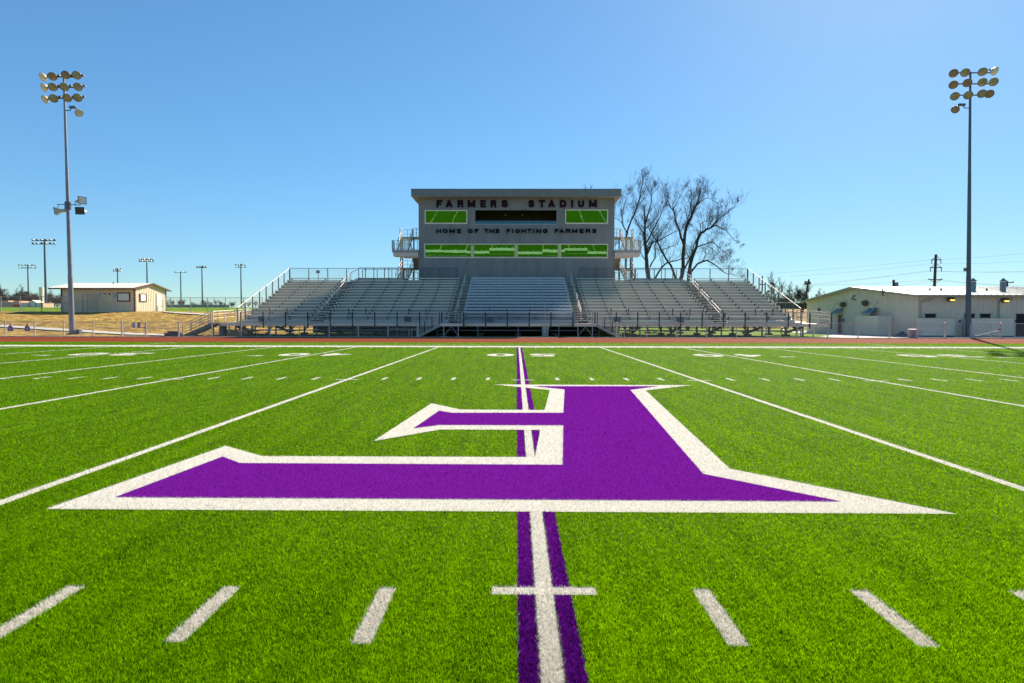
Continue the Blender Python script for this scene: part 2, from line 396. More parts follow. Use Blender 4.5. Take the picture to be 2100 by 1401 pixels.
# yard lines
for k in range(-35, 40, 5):
    x = k*YD
    if k == 0:
        ml = thing('midfield_line', 'white fifty yard line edged in purple on both sides, running to the stand', 'field marking', (0, 6, 0))
        mark('white_stripe', 'white', rect(-.053, .053, -18.3, SY), .006, ml)
        mark('purple_stripe', 'purple', rect(-.155, -.053, -18.3, SY), .004, ml)
        mark('purple_stripe', 'purple', rect(.053, .155, -18.3, SY), .004, ml)
    else:
        mark('yard_line', 'white', rect(x-.06, x+.06, -18.3, SY), .006, None,
             (f'plain white yard line, {ORD[abs(k)//5]} one {sidew(k)} of the purple edged midfield line', 'field marking', 'yard lines'))
mark('sideline', 'white', rect(-60, 60, SY, SY+1.7), .004, None, ('broad white sideline border in front of the track', 'field marking', None))
mark('near_sideline', 'white', rect(-60, 60, -20.1, -18.3), .004, None, ('broad white border along the near side of the field behind the camera', 'field marking', None))
mark('coaches_line', 'white', rect(-23, 23, SY+3.6, SY+3.7), .004, None, ('thin white line between broad sideline and track', 'field marking', None))
for s_ in (-1, 1):
    mark('coaches_box_end', 'white', rect(s_*23-.05, s_*23+.05, SY+1.7, SY+6.2), .006, None,
         (f'short white line crossing the turf margin to the track, {"left" if s_ < 0 else "right"} end of the team area', 'field marking', 'team area end lines'))
# numbers, read from the stand
def glyph(ch, size=1.0, bold=.02):
    cu = bpy.data.curves.new('glyph', 'FONT'); cu.body = ch; cu.size = size; cu.offset = bold; cu.resolution_u = 6; cu.fill_mode = 'BOTH' if hasattr(cu, 'fill_mode') else cu.fill_mode
    ob = bpy.data.objects.new('glyph', cu); COL.objects.link(ob)
    dg = bpy.context.evaluated_depsgraph_get(); me = bpy.data.meshes.new_from_object(ob.evaluated_get(dg))
    bpy.data.objects.remove(ob); me.calc_loop_triangles()
    V = np.array([v.co[:2] for v in me.vertices]); Tt = np.array([t.vertices[:] for t in me.loop_triangles])
    bpy.data.meshes.remove(me)
    mn, mxx = V.min(0), V.max(0); V = (V-mn)/(mxx-mn)
    return V, Tt
def digit(ch, xa, xb, parent):
    V, Tt = glyph(ch, 1, .035)
    P_ = np.empty_like(V); P_[:, 0] = xb-(xb-xa)*V[:, 0]; P_[:, 1] = 24.15-(24.15-22.2)*V[:, 1]
    mark('digit', 'white', P_[Tt], .008, parent)
for base, txt, side in ((0, '50', 0), (-10, '40', -1), (10, '40', 1), (-20, '30', -1), (20, '30', 1)):
    x = base*YD
    lab = 'white yard number 50 straddling the midfield line near the far sideline' if base == 0 else \
          f'white yard number {txt} with a direction arrow, {sidew(base)} of midfield'
    t = thing('yard_number', lab, 'yard number', (x, 23, 0), 'yard numbers on the turf')
    digit(txt[1], x-1.47, x-.25, t); digit(txt[0], x+.40, x+1.60, t)
    if side:
        a = x+side*(1.9 if side > 0 else 1.9); b = a+side*.85
        mark('arrow', 'white', [[(a, 22.0), (a, 22.45), (b, 22.22)]], .008, t)

BL = 1350000
def fibres():
    v = RNG.random(BL); u = (RNG.random(BL)*2-1)*1.0
    dn, df = 2.0, 41.0
    # spread over 1/d, thicker towards the distance
    inv = 1/df + (1/dn-1/df)*v**1.38
    d = 1/inv; x = CAM.x+u*d; y = CAM.y+d*1.0
    keep = (y < 37.1) & (np.abs(u) < 1.0); x, y, d = x[keep], y[keep], d[keep]
    n = len(x)
    wdt = np.maximum(.0044, .00095*d)*(.7+.6*RNG.random(n))
    hgt = (.014+.014*RNG.random(n))*np.clip(.9+d*.02, 1, 1.5)
    a = RNG.random(n)*2*np.pi; lean = (.15+.75*RNG.random(n))*hgt; la = RNG.random(n)*2*np.pi
    owner = np.full(n, -1, int)
    jx = (RNG.random(n)-.5)*(.011+.0002*d); jy = (RNG.random(n)-.5)*(.011+.0002*d)
    P2 = np.stack([x+jx, y+jy], 1); order = np.argsort(y); ysrt = y[order]
    for mi, mk in sorted(enumerate(marks), key=lambda q: -q[1]['z']):
        tr = mk['tris']; mn = tr.min((0, 1)); mx = tr.max((0, 1))
        i0, i1 = np.searchsorted(ysrt, [mn[1], mx[1]]); c = order[i0:i1]
        c = c[(x[c] > mn[0]) & (x[c] < mx[0]) & (owner[c] < 0)]
        if not len(c): continue
        for t in tr:
            tmn, tmx = t.min(0), t.max(0)
            q = c[(x[c] >= tmn[0]) & (x[c] <= tmx[0]) & (y[c] >= tmn[1]) & (y[c] <= tmx[1])]
            if not len(q): continue
            p = P2[q]; s = []
            for i in range(3):
                e = t[(i+1) % 3]-t[i]; r = p-t[i]; s.append(e[0]*r[:, 1]-e[1]*r[:, 0])
            s = np.array(s); ins = (s >= 0).all(0) | (s <= 0).all(0); owner[q[ins]] = mi
    ca, sa = np.cos(a)*wdt/2, np.sin(a)*wdt/2
    V = np.empty((n, 3, 3)); V[:, 0] = np.stack([x-ca, y-sa, np.zeros(n)], 1); V[:, 1] = np.stack([x+ca, y+sa, np.zeros(n)], 1)
    V[:, 2] = np.stack([x+np.cos(la)*lean, y+np.sin(la)*lean, hgt], 1)
    V[:, :2, 2] += .001
    return V, owner
BV, OWN = fibres()
_hx = RNG.random((512, 512)); _hy = RNG.random((512, 512))
def clump(V):
    x, y = V[:, 0, 0], V[:, 0, 1]; d = np.maximum(1, y-CAM.y); t = np.zeros(len(x))
    for sc, wt, H in ((.0075, .74, _hx), (.05, .12, _hy), (.45, .06, _hx)):
        c = sc*np.maximum(1, d/3) if sc < .01 else sc; c = .0075*2**(np.round(np.log2(c/.0075)*3)/3) if sc < .01 else sc
        gx, gy = x/c, y/c; ix, iy = np.floor(gx).astype(int), np.floor(gy).astype(int); fx_, fy_ = gx-ix, gy-iy
        h = lambda i, j: H[i % 512, j % 512]
        t += wt*((h(ix, iy)*(1-fx_)+h(ix+1, iy)*fx_)*(1-fy_)+(h(ix, iy+1)*(1-fx_)+h(ix+1, iy+1)*fx_)*fy_)
    return np.clip((t-.5)*np.clip(2.6-d*.05, 1.2, 2.6)+.50, 0, 1)
def blade_arrays(idx): return BV[idx]
def shrink(tr):
    if len(tr) != 2: return tr
    mn, mx = tr.min((0, 1)), tr.max((0, 1)); e = np.minimum(.004, (mx-mn)*.2); c = (mn+mx)/2
    return c+(tr-c)*((mx-mn-2*e)/(mx-mn))
def fibre_obj(name, V, tris, z, m, base_m=None, parent=None):
    """sheet triangles first, then one triangle per fibre"""
    off = np.array(parent['_w']) if parent is not None else np.zeros(3)
    nt = len(tris); n = len(V)
    allv = np.concatenate([np.concatenate([tris.reshape(-1, 2), np.full((nt*3, 1), z)], 1), V.reshape(-1, 3)]) - off if nt else V.reshape(-1, 3)-off
    N = nt+n; me = bpy.data.meshes.new(name)
    me.vertices.add(N*3); me.vertices.foreach_set('co', allv.astype('f4').ravel())
    me.loops.add(N*3); me.loops.foreach_set('vertex_index', np.arange(N*3, dtype='i4'))
    me.polygons.add(N); me.polygons.foreach_set('loop_start', np.arange(N, dtype='i4')*3)
    me.materials.append(m)
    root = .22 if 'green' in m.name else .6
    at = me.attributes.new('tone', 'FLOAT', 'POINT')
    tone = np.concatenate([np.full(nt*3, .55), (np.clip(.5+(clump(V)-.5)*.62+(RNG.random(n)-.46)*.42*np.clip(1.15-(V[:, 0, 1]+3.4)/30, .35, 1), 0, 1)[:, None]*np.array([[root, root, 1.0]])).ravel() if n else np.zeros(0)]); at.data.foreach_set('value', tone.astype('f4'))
    me.update(calc_edges=True); me.validate()
    o = bpy.data.objects.new(name, me); COL.objects.link(o)
    if parent is not None: o.parent = parent; o['_w'] = tuple(off)
    return o
TM = {'green': turf_mat('turf_green', GA, GB, GC, .6, warm=(1.22, 1.10, .5)),
      'white': turf_mat('turf_white', (.52, .48, .40), (.97, .93, .83), (.78, .74, .64), .30),
      'purple': turf_mat('turf_purple', (.015, .0005, .035), (.29, .020, .47), (.19, .011, .31), .3)}
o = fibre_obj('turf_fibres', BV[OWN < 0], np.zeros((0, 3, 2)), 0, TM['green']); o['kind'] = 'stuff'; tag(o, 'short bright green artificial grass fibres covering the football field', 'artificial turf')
for i, mk in enumerate(marks):
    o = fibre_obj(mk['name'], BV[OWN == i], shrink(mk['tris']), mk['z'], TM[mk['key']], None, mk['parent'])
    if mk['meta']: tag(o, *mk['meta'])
del BV, OWN

# ================================================================== GRANDSTAND
DZ, DY, Y0, Z0, NR = .33, .857, 53.6, 1.2, 14
YF = 51.5
def yk(k): return Y0+DY*k
def zk(k): return Z0+DZ*(k+1)
gs = thing('grandstand', 'long aluminium bleacher stand with five seating blocks below the press box', 'grandstand', (0, 53, 0))
def section(x0, x1, center=False, lab=None):
    deck = MB(); nr = NR-1 if center else NR
    for k in range(nr):
        y, z = yk(k), zk(k)
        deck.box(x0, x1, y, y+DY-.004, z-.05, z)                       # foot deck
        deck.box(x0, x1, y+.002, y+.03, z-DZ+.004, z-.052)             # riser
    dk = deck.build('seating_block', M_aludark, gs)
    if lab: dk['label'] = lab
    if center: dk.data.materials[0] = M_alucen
    nb = max(1, round((x1-x0)/1.85))
    for k in range(nr):
        y, z = yk(k), zk(k); r = MB()
        r.m = 0
        r.box(x0+.02, x1-.02, y+.46, y+.72, z+.39, z+.43)
        r.box(x0+.02, x1-.02, y+.46, y+.48, z+.33, z+.388)
        if center:
            r.box(x0+.02, x1-.02, y+.79, y+.82, z+.62, z+.82)
            for i in range(5):
                xx = x0+.15+(x1-x0-.3)*i/4; r.box(xx-.03, xx+.03, y+.74, y+.785, z, z+.80)
        r.m = 1
        for i in range(nb+1):
            xx = x0+.25+(x1-x0-.5)*i/nb
            r.box(xx-.035, xx+.035, y+.50, y+.68, z+.002, z+.386)
            r.box(xx-.05, xx+.05, y+.445, y+.458, z+.27, z+.37)
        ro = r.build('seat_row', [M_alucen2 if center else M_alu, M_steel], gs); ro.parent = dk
    return dk
section(-26.0, -19.75, lab='outermost block of bench rows, left end'); section(-18.4, -6.6); section(-5.3, 5.3, True, lab='central block whose benches have backrests')
section(6.6, 18.4); section(19.75, 26.0)
def rail(mb, a, b, h, n, r=.03, mid=(0.5,), post=.035, top=True):
    a, b = Vector(a), Vector(b); up = Vector((0, 0, 1))
    if top: mb.tube(a+up*h, b+up*h, r, r, 6)
    for q in mid: mb.tube(a+up*h*q, b+up*h*q, r*.7, r*.7, 6)
    for i in range(n+1):
        p = a.lerp(b, i/n); mb.beam(p, p+up*h, post*2, post*2)
def net(a, b, z0, z1, name, m, par):
    mb = MB(); a, b = Vector(a), Vector(b)
    mb.add([(a.x, a.y, a.z+z0), (b.x, b.y, b.z+z0), (b.x, b.y, b.z+z1), (a.x, a.y, a.z+z1)], [(0,1,2,3)])
    return mb.build(name, m, par)
# aisles: open treads and handrails
for xc in (-19.075, -5.95, 5.95, 19.075):
    a = MB(); x0, x1 = xc-.63, xc+.63
    for k in range(NR):
        y, z = yk(k), zk(k); a.box(x0, x1, y, y+DY-.12, z-.05, z)
        a.box(x0+.1, x1-.1, y-.40, y-.14, z-DZ*.5-.04, z-DZ*.5)
    for xx in (x0+.03, x1-.03): a.beam((xx, yk(0)-.1, zk(0)-.33), (xx, yk(NR-1)+.8, zk(NR-1)-.05), .05, .14)
    a.build('aisle_steps', M_alu, gs)
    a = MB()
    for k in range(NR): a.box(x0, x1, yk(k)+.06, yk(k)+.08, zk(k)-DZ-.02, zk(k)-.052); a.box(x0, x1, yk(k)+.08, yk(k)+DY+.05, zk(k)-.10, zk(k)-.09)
    a.build('aisle_gap_shade', M_dark, gs)  # near-black boards added in place of shadow between the open treads
    h = MB()
    for k in (0, 4, 8, 12):
        k1 = min(k+3, NR-1); p, q = Vector((xc, yk(k)+.1, zk(k))), Vector((xc, yk(k1)+.3, zk(k1)))
        for dx in (-.0,):
            h.tube(p+Vector((dx, 0, .95)), q+Vector((dx, 0, .95)), .036, .036, 6); h.tube(p+Vector((dx, 0, .62)), q+Vector((dx, 0, .62)), .03, .03, 6)
            h.tube(p, p+Vector((0, 0, .95)), .03, .03, 6); h.tube(q, q+Vector((0, 0, .95)), .03, .03, 6)
    h.build('aisle_handrail', M_lightrail, gs)
# front walkway with fascia, guard rail
wk = MB(); wk.box(-27.2, 28.4, YF, Y0+.02, Z0-.06, Z0); wk.build('front_walkway', M_alu, gs)
wk = MB(); wk.box(-27.2, 28.4, YF-.03, YF-.002, Z0-.26, Z0+.02); wk.build('walkway_fascia', M_fascia, gs)
def front_rail(x0, x1, n):
    r = MB(); r.m = 0; r.tube((x0, YF-.06, Z0+1.03), (x1, YF-.06, Z0+1.03), .03, .03, 6); r.tube((x0, YF-.06, Z0+.12), (x1, YF-.06, Z0+.12), .018, .018, 5)
    r.m = 1
    for i in range(n+1):
        x = x0+(x1-x0)*i/n; r.box(x-.045, x+.045, YF-.12, YF-.035, Z0-.45, Z0+1.02)
    g = r.build('guard_rail', [M_lightrail, M_darkpost], gs)
    net((x0, YF-.065, 0), (x1, YF-.065, 0), Z0+.02, Z0+1.0, 'mesh_infill', M_mesh, gs).parent = g
front_rail(-25.3, -6.95, 9); front_rail(-4.95, 4.95, 5); front_rail(6.95, 28.35, 11)
# wheelchair bays: short inner rails in pairs
for xa in (-23.9, -16.3, -10.5, -2.75, 1.1, 8.9, 14.8, 22.7):
    r = MB(); r.m = 0; x1 = xa+1.65; yb = Y0+.9; r.tube((xa, yb, Z0+1.42), (x1, yb, Z0+1.42), .028, .028, 6)
    r.m = 1
    for x in (xa, x1): r.box(x-.04, x+.04, yb-.04, yb+.04, Z0+.33, Z0+1.42)
    r.build('bay_rail', [M_lightrail, M_darkpost], gs)
# top rear rails
ZT = zk(NR-1); YT = yk(NR-1)+DY+.05
for x0, x1, n in ((-26.1, -13.1, 6), (13.4, 26.1, 6)):
    r = MB(); r.m = 0
    rail(r, (x0, YT, ZT), (x1, YT, ZT), 1.55, n, .03, (.14,), .04)
    g = r.build('rear_rail', M_steel, gs); net((x0, YT, ZT), (x1, YT, ZT), .1, 1.5, 'mesh_infill', M_mesh, gs).parent = g
# sloping end rails
for s in (-1, 1):
    r = MB(); X = s*26.15; a = Vector((X, Y0-1.0, Z0)); b = Vector((X, YT, ZT))
    r.m = 0; r.tube(a+Vector((0, 0, 1.42)), b+Vector((0, 0, 1.55)), .03, .03, 6)
    r.m = 1
    for i in range(9):
        p = a.lerp(b, i/8); t = i/8; r.box(p.x-.045, p.x+.045, p.y-.045, p.y+.045, p.z-.35, p.z+1.42+.13*t)
    g = r.build('end_rail', [M_lightrail, M_steel], gs)
    net(a, b, -.1, 1.42, 'mesh_infill', M_mesh, gs).parent = g
    st = MB()                                                          # exposed end plates of the steps
    for k in range(NR): st.box(s*26.0-.02*s, s*26.12, yk(k)+.02, yk(k)+DY-.1, zk(k)-.16, zk(k)+.02) if s > 0 else st.box(-26.12, -25.98, yk(k)+.02, yk(k)+DY-.1, zk(k)-.16, zk(k)+.02)
    st.beam((s*26.05, Y0-.2, Z0), (s*26.05, YT, ZT-.2), .06, .2)
    st.build('end_stringer', M_alu, gs)
# raised platforms by the towers, and rails in front of the press box
for s in (-1, 1):
    xa, xb = (-18.0, -12.9) if s < 0 else (13.1, 18.3)
    p = MB(); p.box(xa, xb, YT-.75, YT+.9, ZT-.02, ZT+.42)
    for i in range(2): p.box((xa-.5*(i+1)) if s < 0 else (xb+.5*i), (xa-.5*i) if s < 0 else (xb+.5*(i+1)), YT-.7, YT+.6, ZT-.02, ZT+.28-.14*i)
    pl = p.build('platform', M_aludark, gs)
    r = MB(); rail(r, (xa, YT-.8, ZT+.1), (xb, YT-.8, ZT+.1), 1.45, 3, .026, (.2,), .035); rail(r, (xa, YT+.9, ZT+.4), (xb, YT+.9, ZT+.4), 1.1, 3, .026, (.1,), .035)
    r.tube((xa if s < 0 else xb, YT-.8, ZT+1.4), ((xa-.9) if s < 0 else (xb+.9), YT-.8, ZT+1.0), .026, .026, 6); r.tube(((xa-.9) if s < 0 else (xb+.9), YT-.8, ZT+1.0), ((xa-.9) if s < 0 else (xb+.9), YT-.8, ZT), .026, .026, 6)
    r.build('platform_rail', M_steel, gs)
    xa, xb = (-13.0, -6.95) if s < 0 else (6.95, 13.0)
    r = MB(); rail(r, (xa, YT-.02, ZT+.1), (xb, YT-.02, ZT+.1), 1.5, 3, .03, (.06,), .035)
    g = r.build('box_front_rail', M_steel, gs); net((xa, YT-.02, ZT+.1), (xb, YT-.02, ZT+.1), .05, 1.45, 'mesh_infill', M_meshd, gs).parent = g
    c = MB(); c.box(xa, xb, YT-.05, 66.3, ZT-.06, ZT+.06); c.build('cross_walkway', M_alu, gs)
# steel support frames
for i, x in enumerate(np.linspace(-25.9, 25.9, 15)):
    f = MB()
    f.beam((x, YF+.15, 0), (x, YF+.15, Z0-.06), .11, .11)
    f.beam((x, Y0-.4, .80), (x, YT, 5.42), .12, .22)
    for yy in (Y0+1.5, Y0+5.5, YT-.2):
        zt = .80+(yy-Y0+.4)*.372; f.beam((x, yy, 0), (x, yy, zt), .14, .14)
    f.beam((x, YF+.3, Z0-.3), (x, Y0+1.4, .35), .16, .2); f.beam((x, Y0+1.5, .3), (x, Y0+5.5, 2.4), .09, .09); f.beam((x, Y0+5.5, .3), (x, YT-.2, 4.2), .09, .09)
    f.beam((x, Y0+1.5, .42), (x, YT-.2, .42), .08, .1)
    g = f.build('support_frame', M_steel, gs)
    for yy in (Y0+1.5, Y0+5.5, YT-.2): ft = MB(); ft.box(x-.28, x+.28, yy-.3, yy+.3, -.05, .2); ft.build('footing', M_foot, gs).parent = g
for yy, zz in ((YF+.2, .52), (Y0+1.6, .75), (Y0+5.6, 2.2)):
    f = MB(); f.box(-25.9, 25.9, yy, yy+.06, zz, zz+.09); f.build('tie_beam', M_steel, gs)
f = MB(); f.box(-23.5, 6.8, YT-.1, YT-.02, .02, 2.3); f.build('rear_screen', M_dark, gs)
f = MB(); f.box(-12.0, 7.4, 59.0, 59.08, .02, 1.9); f.build('rear_screen', M_dark, gs)
# entry steps on the trackside, with their landing platforms
for s in (-1, 1):
    e = MB(); xa, xb = s*5.0, s*6.95; x0, x1 = min(xa, xb), max(xa, xb); yb = YF-.02; yf = YF-1.25
    e.box(x0, x1, yf, yb-.02, Z0-.25, Z0); 
    lp = e.build('landing', M_fascia, gs)
    e = MB()
    for x in (x0+.3, x1-.35):
        e.beam((x, yf+.05, 0), (x, yf+.05, Z0-.25), .08, .08); e.box(x-.27, x+.27, yf-.1, yf+.2, .0, .04)
    xm = (x0+x1)/2; e.beam((x0+.32, yf+.05, .1), (xm-.02, yf+.05, Z0-.3), .04, .04); e.beam((x1-.37, yf+.05, .1), (xm+.04, yf+.05, Z0-.3), .04, .04)
    e.build('landing_brace', M_galv, gs)
    e = MB(); rail(e, (x0+.3, yf+.02, Z0), (x1-.35, yf+.02, Z0), 1.02, 1, .028, (.15,), .035); e.box(x0+.02, x0+.08, yf, yb, Z0, Z0+1.02) if s > 0 else e.box(x1-.08, x1-.02, yf, yb, Z0, Z0+1.02)
    e.build('landing_rail', M_galv, gs)
    e = MB(); n = 7; X0, X1 = s*6.95, s*9.0
    for i in range(n):
        t = (i+.5)/n; x = X0+(X1-X0)*t; z = Z0*(1-(i+1)/(n+1)); e.box(x-.16, x+.16, yf+.05, yb-.05, z-.04, z)
    for yy in (yf+.02, yb-.02): e.beam((X0, yy, Z0-.12), (X1+.0, yy, .02), .05, .22)
    e.build('entry_steps', M_galv, gs)
    for yy in (yf, yb):
        e = MB(); e.m = 0
        for q in (.22, .42, .62, .82, 1.02): e.tube((X0, yy, Z0+q), (X1, yy, q+.02), .022, .022, 6)
        e.tube((X0, yy, Z0+1.02), (X0-s*.15, yy, Z0+1.02), .025, .025, 6)
        e.m = 1
        for t in (.03, .36, .68, .99): 
            x = X0+(X1-X0)*t; z = Z0*(1-t); e.box(x-.035, x+.035, yy-.03, yy+.03, z, z+1.04)
        e.build('step_rail', [M_lightrail, M_darkpost if yy == yf else M_galv], gs)
# end landings: stairs at the left end, ramps running back along both ends
e = MB(); e.box(-28.05, -27.22, YF, YF+1.4, Z0-.12, Z0-.01); 
for i in range(6): e.box(-30.6+.43*i, -30.25+.43*i, YF+.05, YF+1.25, Z0*(i+1)/7-.05, Z0*(i+1)/7)
for yy in (YF, YF+1.3): e.beam((-30.6, yy, 0.0), (-28.05, yy, Z0-.14), .06, .24)
for x in (-27.9, -27.25): e.beam((x, YF+.05, 0), (x, YF+.05, Z0-.1), .1, .1)
e.box(-27.6, -27.2, YF+.5, YF+1.2, -.02, Z0-.14)
e.build('end_steps', M_steel, gs)
e = MB()
for yy in (YF-.02, YF+1.32):
    for q in (.3, .55, .8, 1.05): e.tube((-30.7, yy, q), (-28.1, yy, Z0+q), .02, .02, 6)
    for t in (0, .33, .66, 1): x = -30.7+2.6*t; e.tube((x, yy, Z0*t), (x, yy, Z0*t+1.07), .03, .03, 6)
e.build('end_step_rail', M_galv, gs)
for s in (-1, 1):
    x0, x1 = (-28.6, -27.3) if s < 0 else (28.45, 29.9)
    x0 = -28.0 if s < 0 else 27.0; x1 = -26.8 if s < 0 else 28.4
    e = MB(); e.hexa([(x0, Y0, Z0-.2), (x1, Y0, Z0-.2), (x1, Y0, Z0-.02), (x0, Y0, Z0-.02)], [(x0, Y0+9, Z0+.3), (x1, Y0+9, Z0+.3), (x1, Y0+9, Z0+.48), (x0, Y0+9, Z0+.48)])
    for yy in (Y0+1, Y0+4.5, Y0+8): 
        for x in (x0+.1, x1-.1): e.beam((x, yy, -.2), (x, yy, Z0-.1), .1, .1)
    e.build('end_ramp', M_fascia, gs)
    e = MB()
    for x in (x0, x1):
        if s > 0 and x == x1 or s < 0 and x == x0: a, b = (x, YF+.2, Z0), (x, Y0+9, Z0+.5)
        else: a, b = (x, Y0+.6, Z0), (x, Y0+9, Z0+.5)
        rail(e, a, b, 1.05, 5, .035, (.75, .4), .035)
    e.build('ramp_rail', M_lightrail, gs)
# bins on the front walkway
bin0 = None
for px, words in ((538, 'leftmost, at the outer left block'), (836, 'just left of the left entry steps'), (1005, 'in front of the central block'), (1266, 'just right of the right entry steps'), (1395, 'rightmost of the five')):
    p = PL(px, 660, 52.9)
    if bin0 is None:
        b0 = thing('square_bin', 'x', 'bin', (p.x, 52.9, Z0), 'square bins on the stand walkway'); m = MB()
        x = p.x; a = [(x-.25, 52.65, Z0+.03), (x+.25, 52.65, Z0+.03), (x+.25, 53.15, Z0+.03), (x-.25, 53.15, Z0+.03)]
        c = [(x-.29, 52.61, Z0+.56), (x+.29, 52.61, Z0+.56), (x+.29, 53.19, Z0+.56), (x-.29, 53.19, Z0+.56)]
        m.hexa(a, c); m.build('bin_body', M_bin, b0)
        m = MB(); m.box(x-.31, x+.31, 52.59, 53.21, Z0+.562, Z0+.62); m.build('bin_lid', M_bin, b0)
        m = MB(); m.box(x-.34, x+.34, 52.55, 53.2, Z0+.002, Z0+.028); m.build('bin_foot_shadow', M_darkpost, b0)  # thin dark plate standing for the shadow along the bin's foot
        bin0 = b0; b = b0
    else: b = dup(bin0, (p.x, 52.9, Z0))
    b['label'] = 'blue-grey square bin on the walkway, '+words
# litter drum under the central walkway
p = PL(1118, 688, YF-.4); t = thing('steel_drum', 'grey steel drum standing under the walkway right of centre', 'drum', (p.x, YF-.5, 0))
m = MB(); m.lathe((p.x, YF-.5, .03), (0, 0, 1), [(0, .29), (.02, .31), (.3, .31), (.32, .325), (.34, .31), (.62, .31), (.64, .325), (.66, .31), (.86, .31), (.9, .325)], 18); m.build('drum_body', M_galv, t, True)
m = MB(); m.lathe((p.x, YF-.5, .931), (0, 0, 1), [(0, .33), (.03, .33), (.05, .27)], 18); m.build('drum_rim', M_steel, t, True)

# ================================================================== PRESS BOX
YW = 66.4
pb = thing('press_box', 'grey two-storey stadium press box with raised lettering and mirrored windows', 'press box', (0, YW+3, 0))
def R_(px0, px1, py0, py1, Y=YW):                      # pixel rectangle on the facade plane -> x0,x1,z0,z1
    cx, cy = (px0+px1)/2, (py0+py1)/2
    return PL(px0, cy, Y).x, PL(px1, cy, Y).x, PL(cx, py1, Y).z, PL(cx, py0, Y).z
XL, XR = PL(858.5, 480, YW).x, PL(1260, 480, YW).x
ZS = PL(1059, 405.5, YW).z
wins = {'ul': R_(871, 958.5, 431, 459.5), 'open': R_(974.5, 1141.5, 432, 460), 'ur': R_(1159, 1247, 430, 459.5), 'low': R_(870, 1247, 500, 529.5)}
zu0, zu1 = wins['ul'][2], wins['ul'][3]; zl0, zl1 = wins['low'][2], wins['low'][3]
wl = MB(); th = .3
wl.box(XL, XR, YW, YW+th, zu1, ZS); wl.box(XL, XR, YW, YW+th, zl1, zu0); wl.box(XL, XR, YW, YW+th, -.05, zl0)
xs = [XL, wins['ul'][0], wins['ul'][1], wins['open'][0], wins['open'][1], wins['ur'][0], wins['ur'][1], XR]
for i in range(0, 8, 2): wl.box(xs[i], xs[i+1], YW+.0005, YW+th, zu0, zu1)
wl.box(XL, wins['low'][0], YW+.0005, YW+th, zl0, zl1); wl.box(wins['low'][1], XR, YW+.0005, YW+th, zl0, zl1)
wl.box(XL, XL+th, YW+th, YW+6.5, -.05, ZS); wl.box(XR-th, XR, YW+th, YW+6.5, -.05, ZS); wl.box(XL, XR, YW+6.5, YW+6.8, -.05, ZS)
wl.build('wall', M_box, pb)
j = MB()                                                 # fine panel joints
for f in (.125, .25, .375, .5, .625, .75, .875):
    x = XL+(XR-XL)*f
    j.box(x-.02, x+.02, YW-.004, YW+.001, zu1+.05, ZS-.02); j.box(x-.02, x+.02, YW-.004, YW+.001, zl1+.1, zu0-.1); j.box(x-.02, x+.02, YW-.004, YW+.001, 5.8, zl0-.1)
j.box(XL, XR, YW-.004, YW+.001, (zu0+zl1)/2-.46, (zu0+zl1)/2-.44)
j.build('panel_joint', M_roofcap, pb)
fl = MB(); fl.box(XL+th, XR-th, YW+th, YW+6.5, 5.6, 5.7); fl.box(XL+th, XR-th, YW+th, YW+6.5, 10.0, 10.1); fl.box(XL+th, XR-th, YW+3.6, YW+3.7, 5.7, ZS-.05)
for x in (wins['open'][0]-.15, wins['open'][1]+.05): fl.box(x, x+.1, YW+th, YW+3.6, 10.1, ZS-.05)
fl.build('interior', M_inside, pb)
lg = MB(); x0, x1, z0, z1 = wins['open']; lg.box(x0, x1, YW+.06, YW+.45, z0+.002, z0+.40); lg.build('ledge', M_ledge, pb)
lg = MB(); lg.box(x0, x1, YW-.02, YW+.058, z0-.04, z0+.05); lg.build('opening_sill', M_signb, pb)
for fx in (.37, .58): 
    lg = MB(); xx = x0+(x1-x0)*fx; lg.tube((xx, YW+2.6, z1-.12), (xx, YW+2.6, z1-.02), .1, .1, 8); lg.build('ceiling_lamp', M_frame, pb)
def glass_mat():
    m = bpy.data.materials.new('mirror_glass'); m.use_nodes = True; nt = m.node_tree; b = nt.nodes['Principled BSDF']
    b.inputs['Base Color'].default_value = (.15, .36, .16, 1); b.inputs['Metallic'].default_value = 1; b.inputs['Roughness'].default_value = .015
    g = nt.nodes.new('ShaderNodeNewGeometry'); n = nt.nodes.new('ShaderNodeTexNoise'); n.inputs['Scale'].default_value = .9; n.inputs['Detail'].default_value = 2
    nt.links.new(g.outputs['Position'], n.inputs['Vector']); bp = nt.nodes.new('ShaderNodeBump'); bp.inputs['Strength'].default_value = .35; bp.inputs['Distance'].default_value = .0035
    nt.links.new(n.outputs['Fac'], bp.inputs['Height']); nt.links.new(bp.outputs[0], b.inputs['Normal'])
    return m
M_glass = glass_mat()
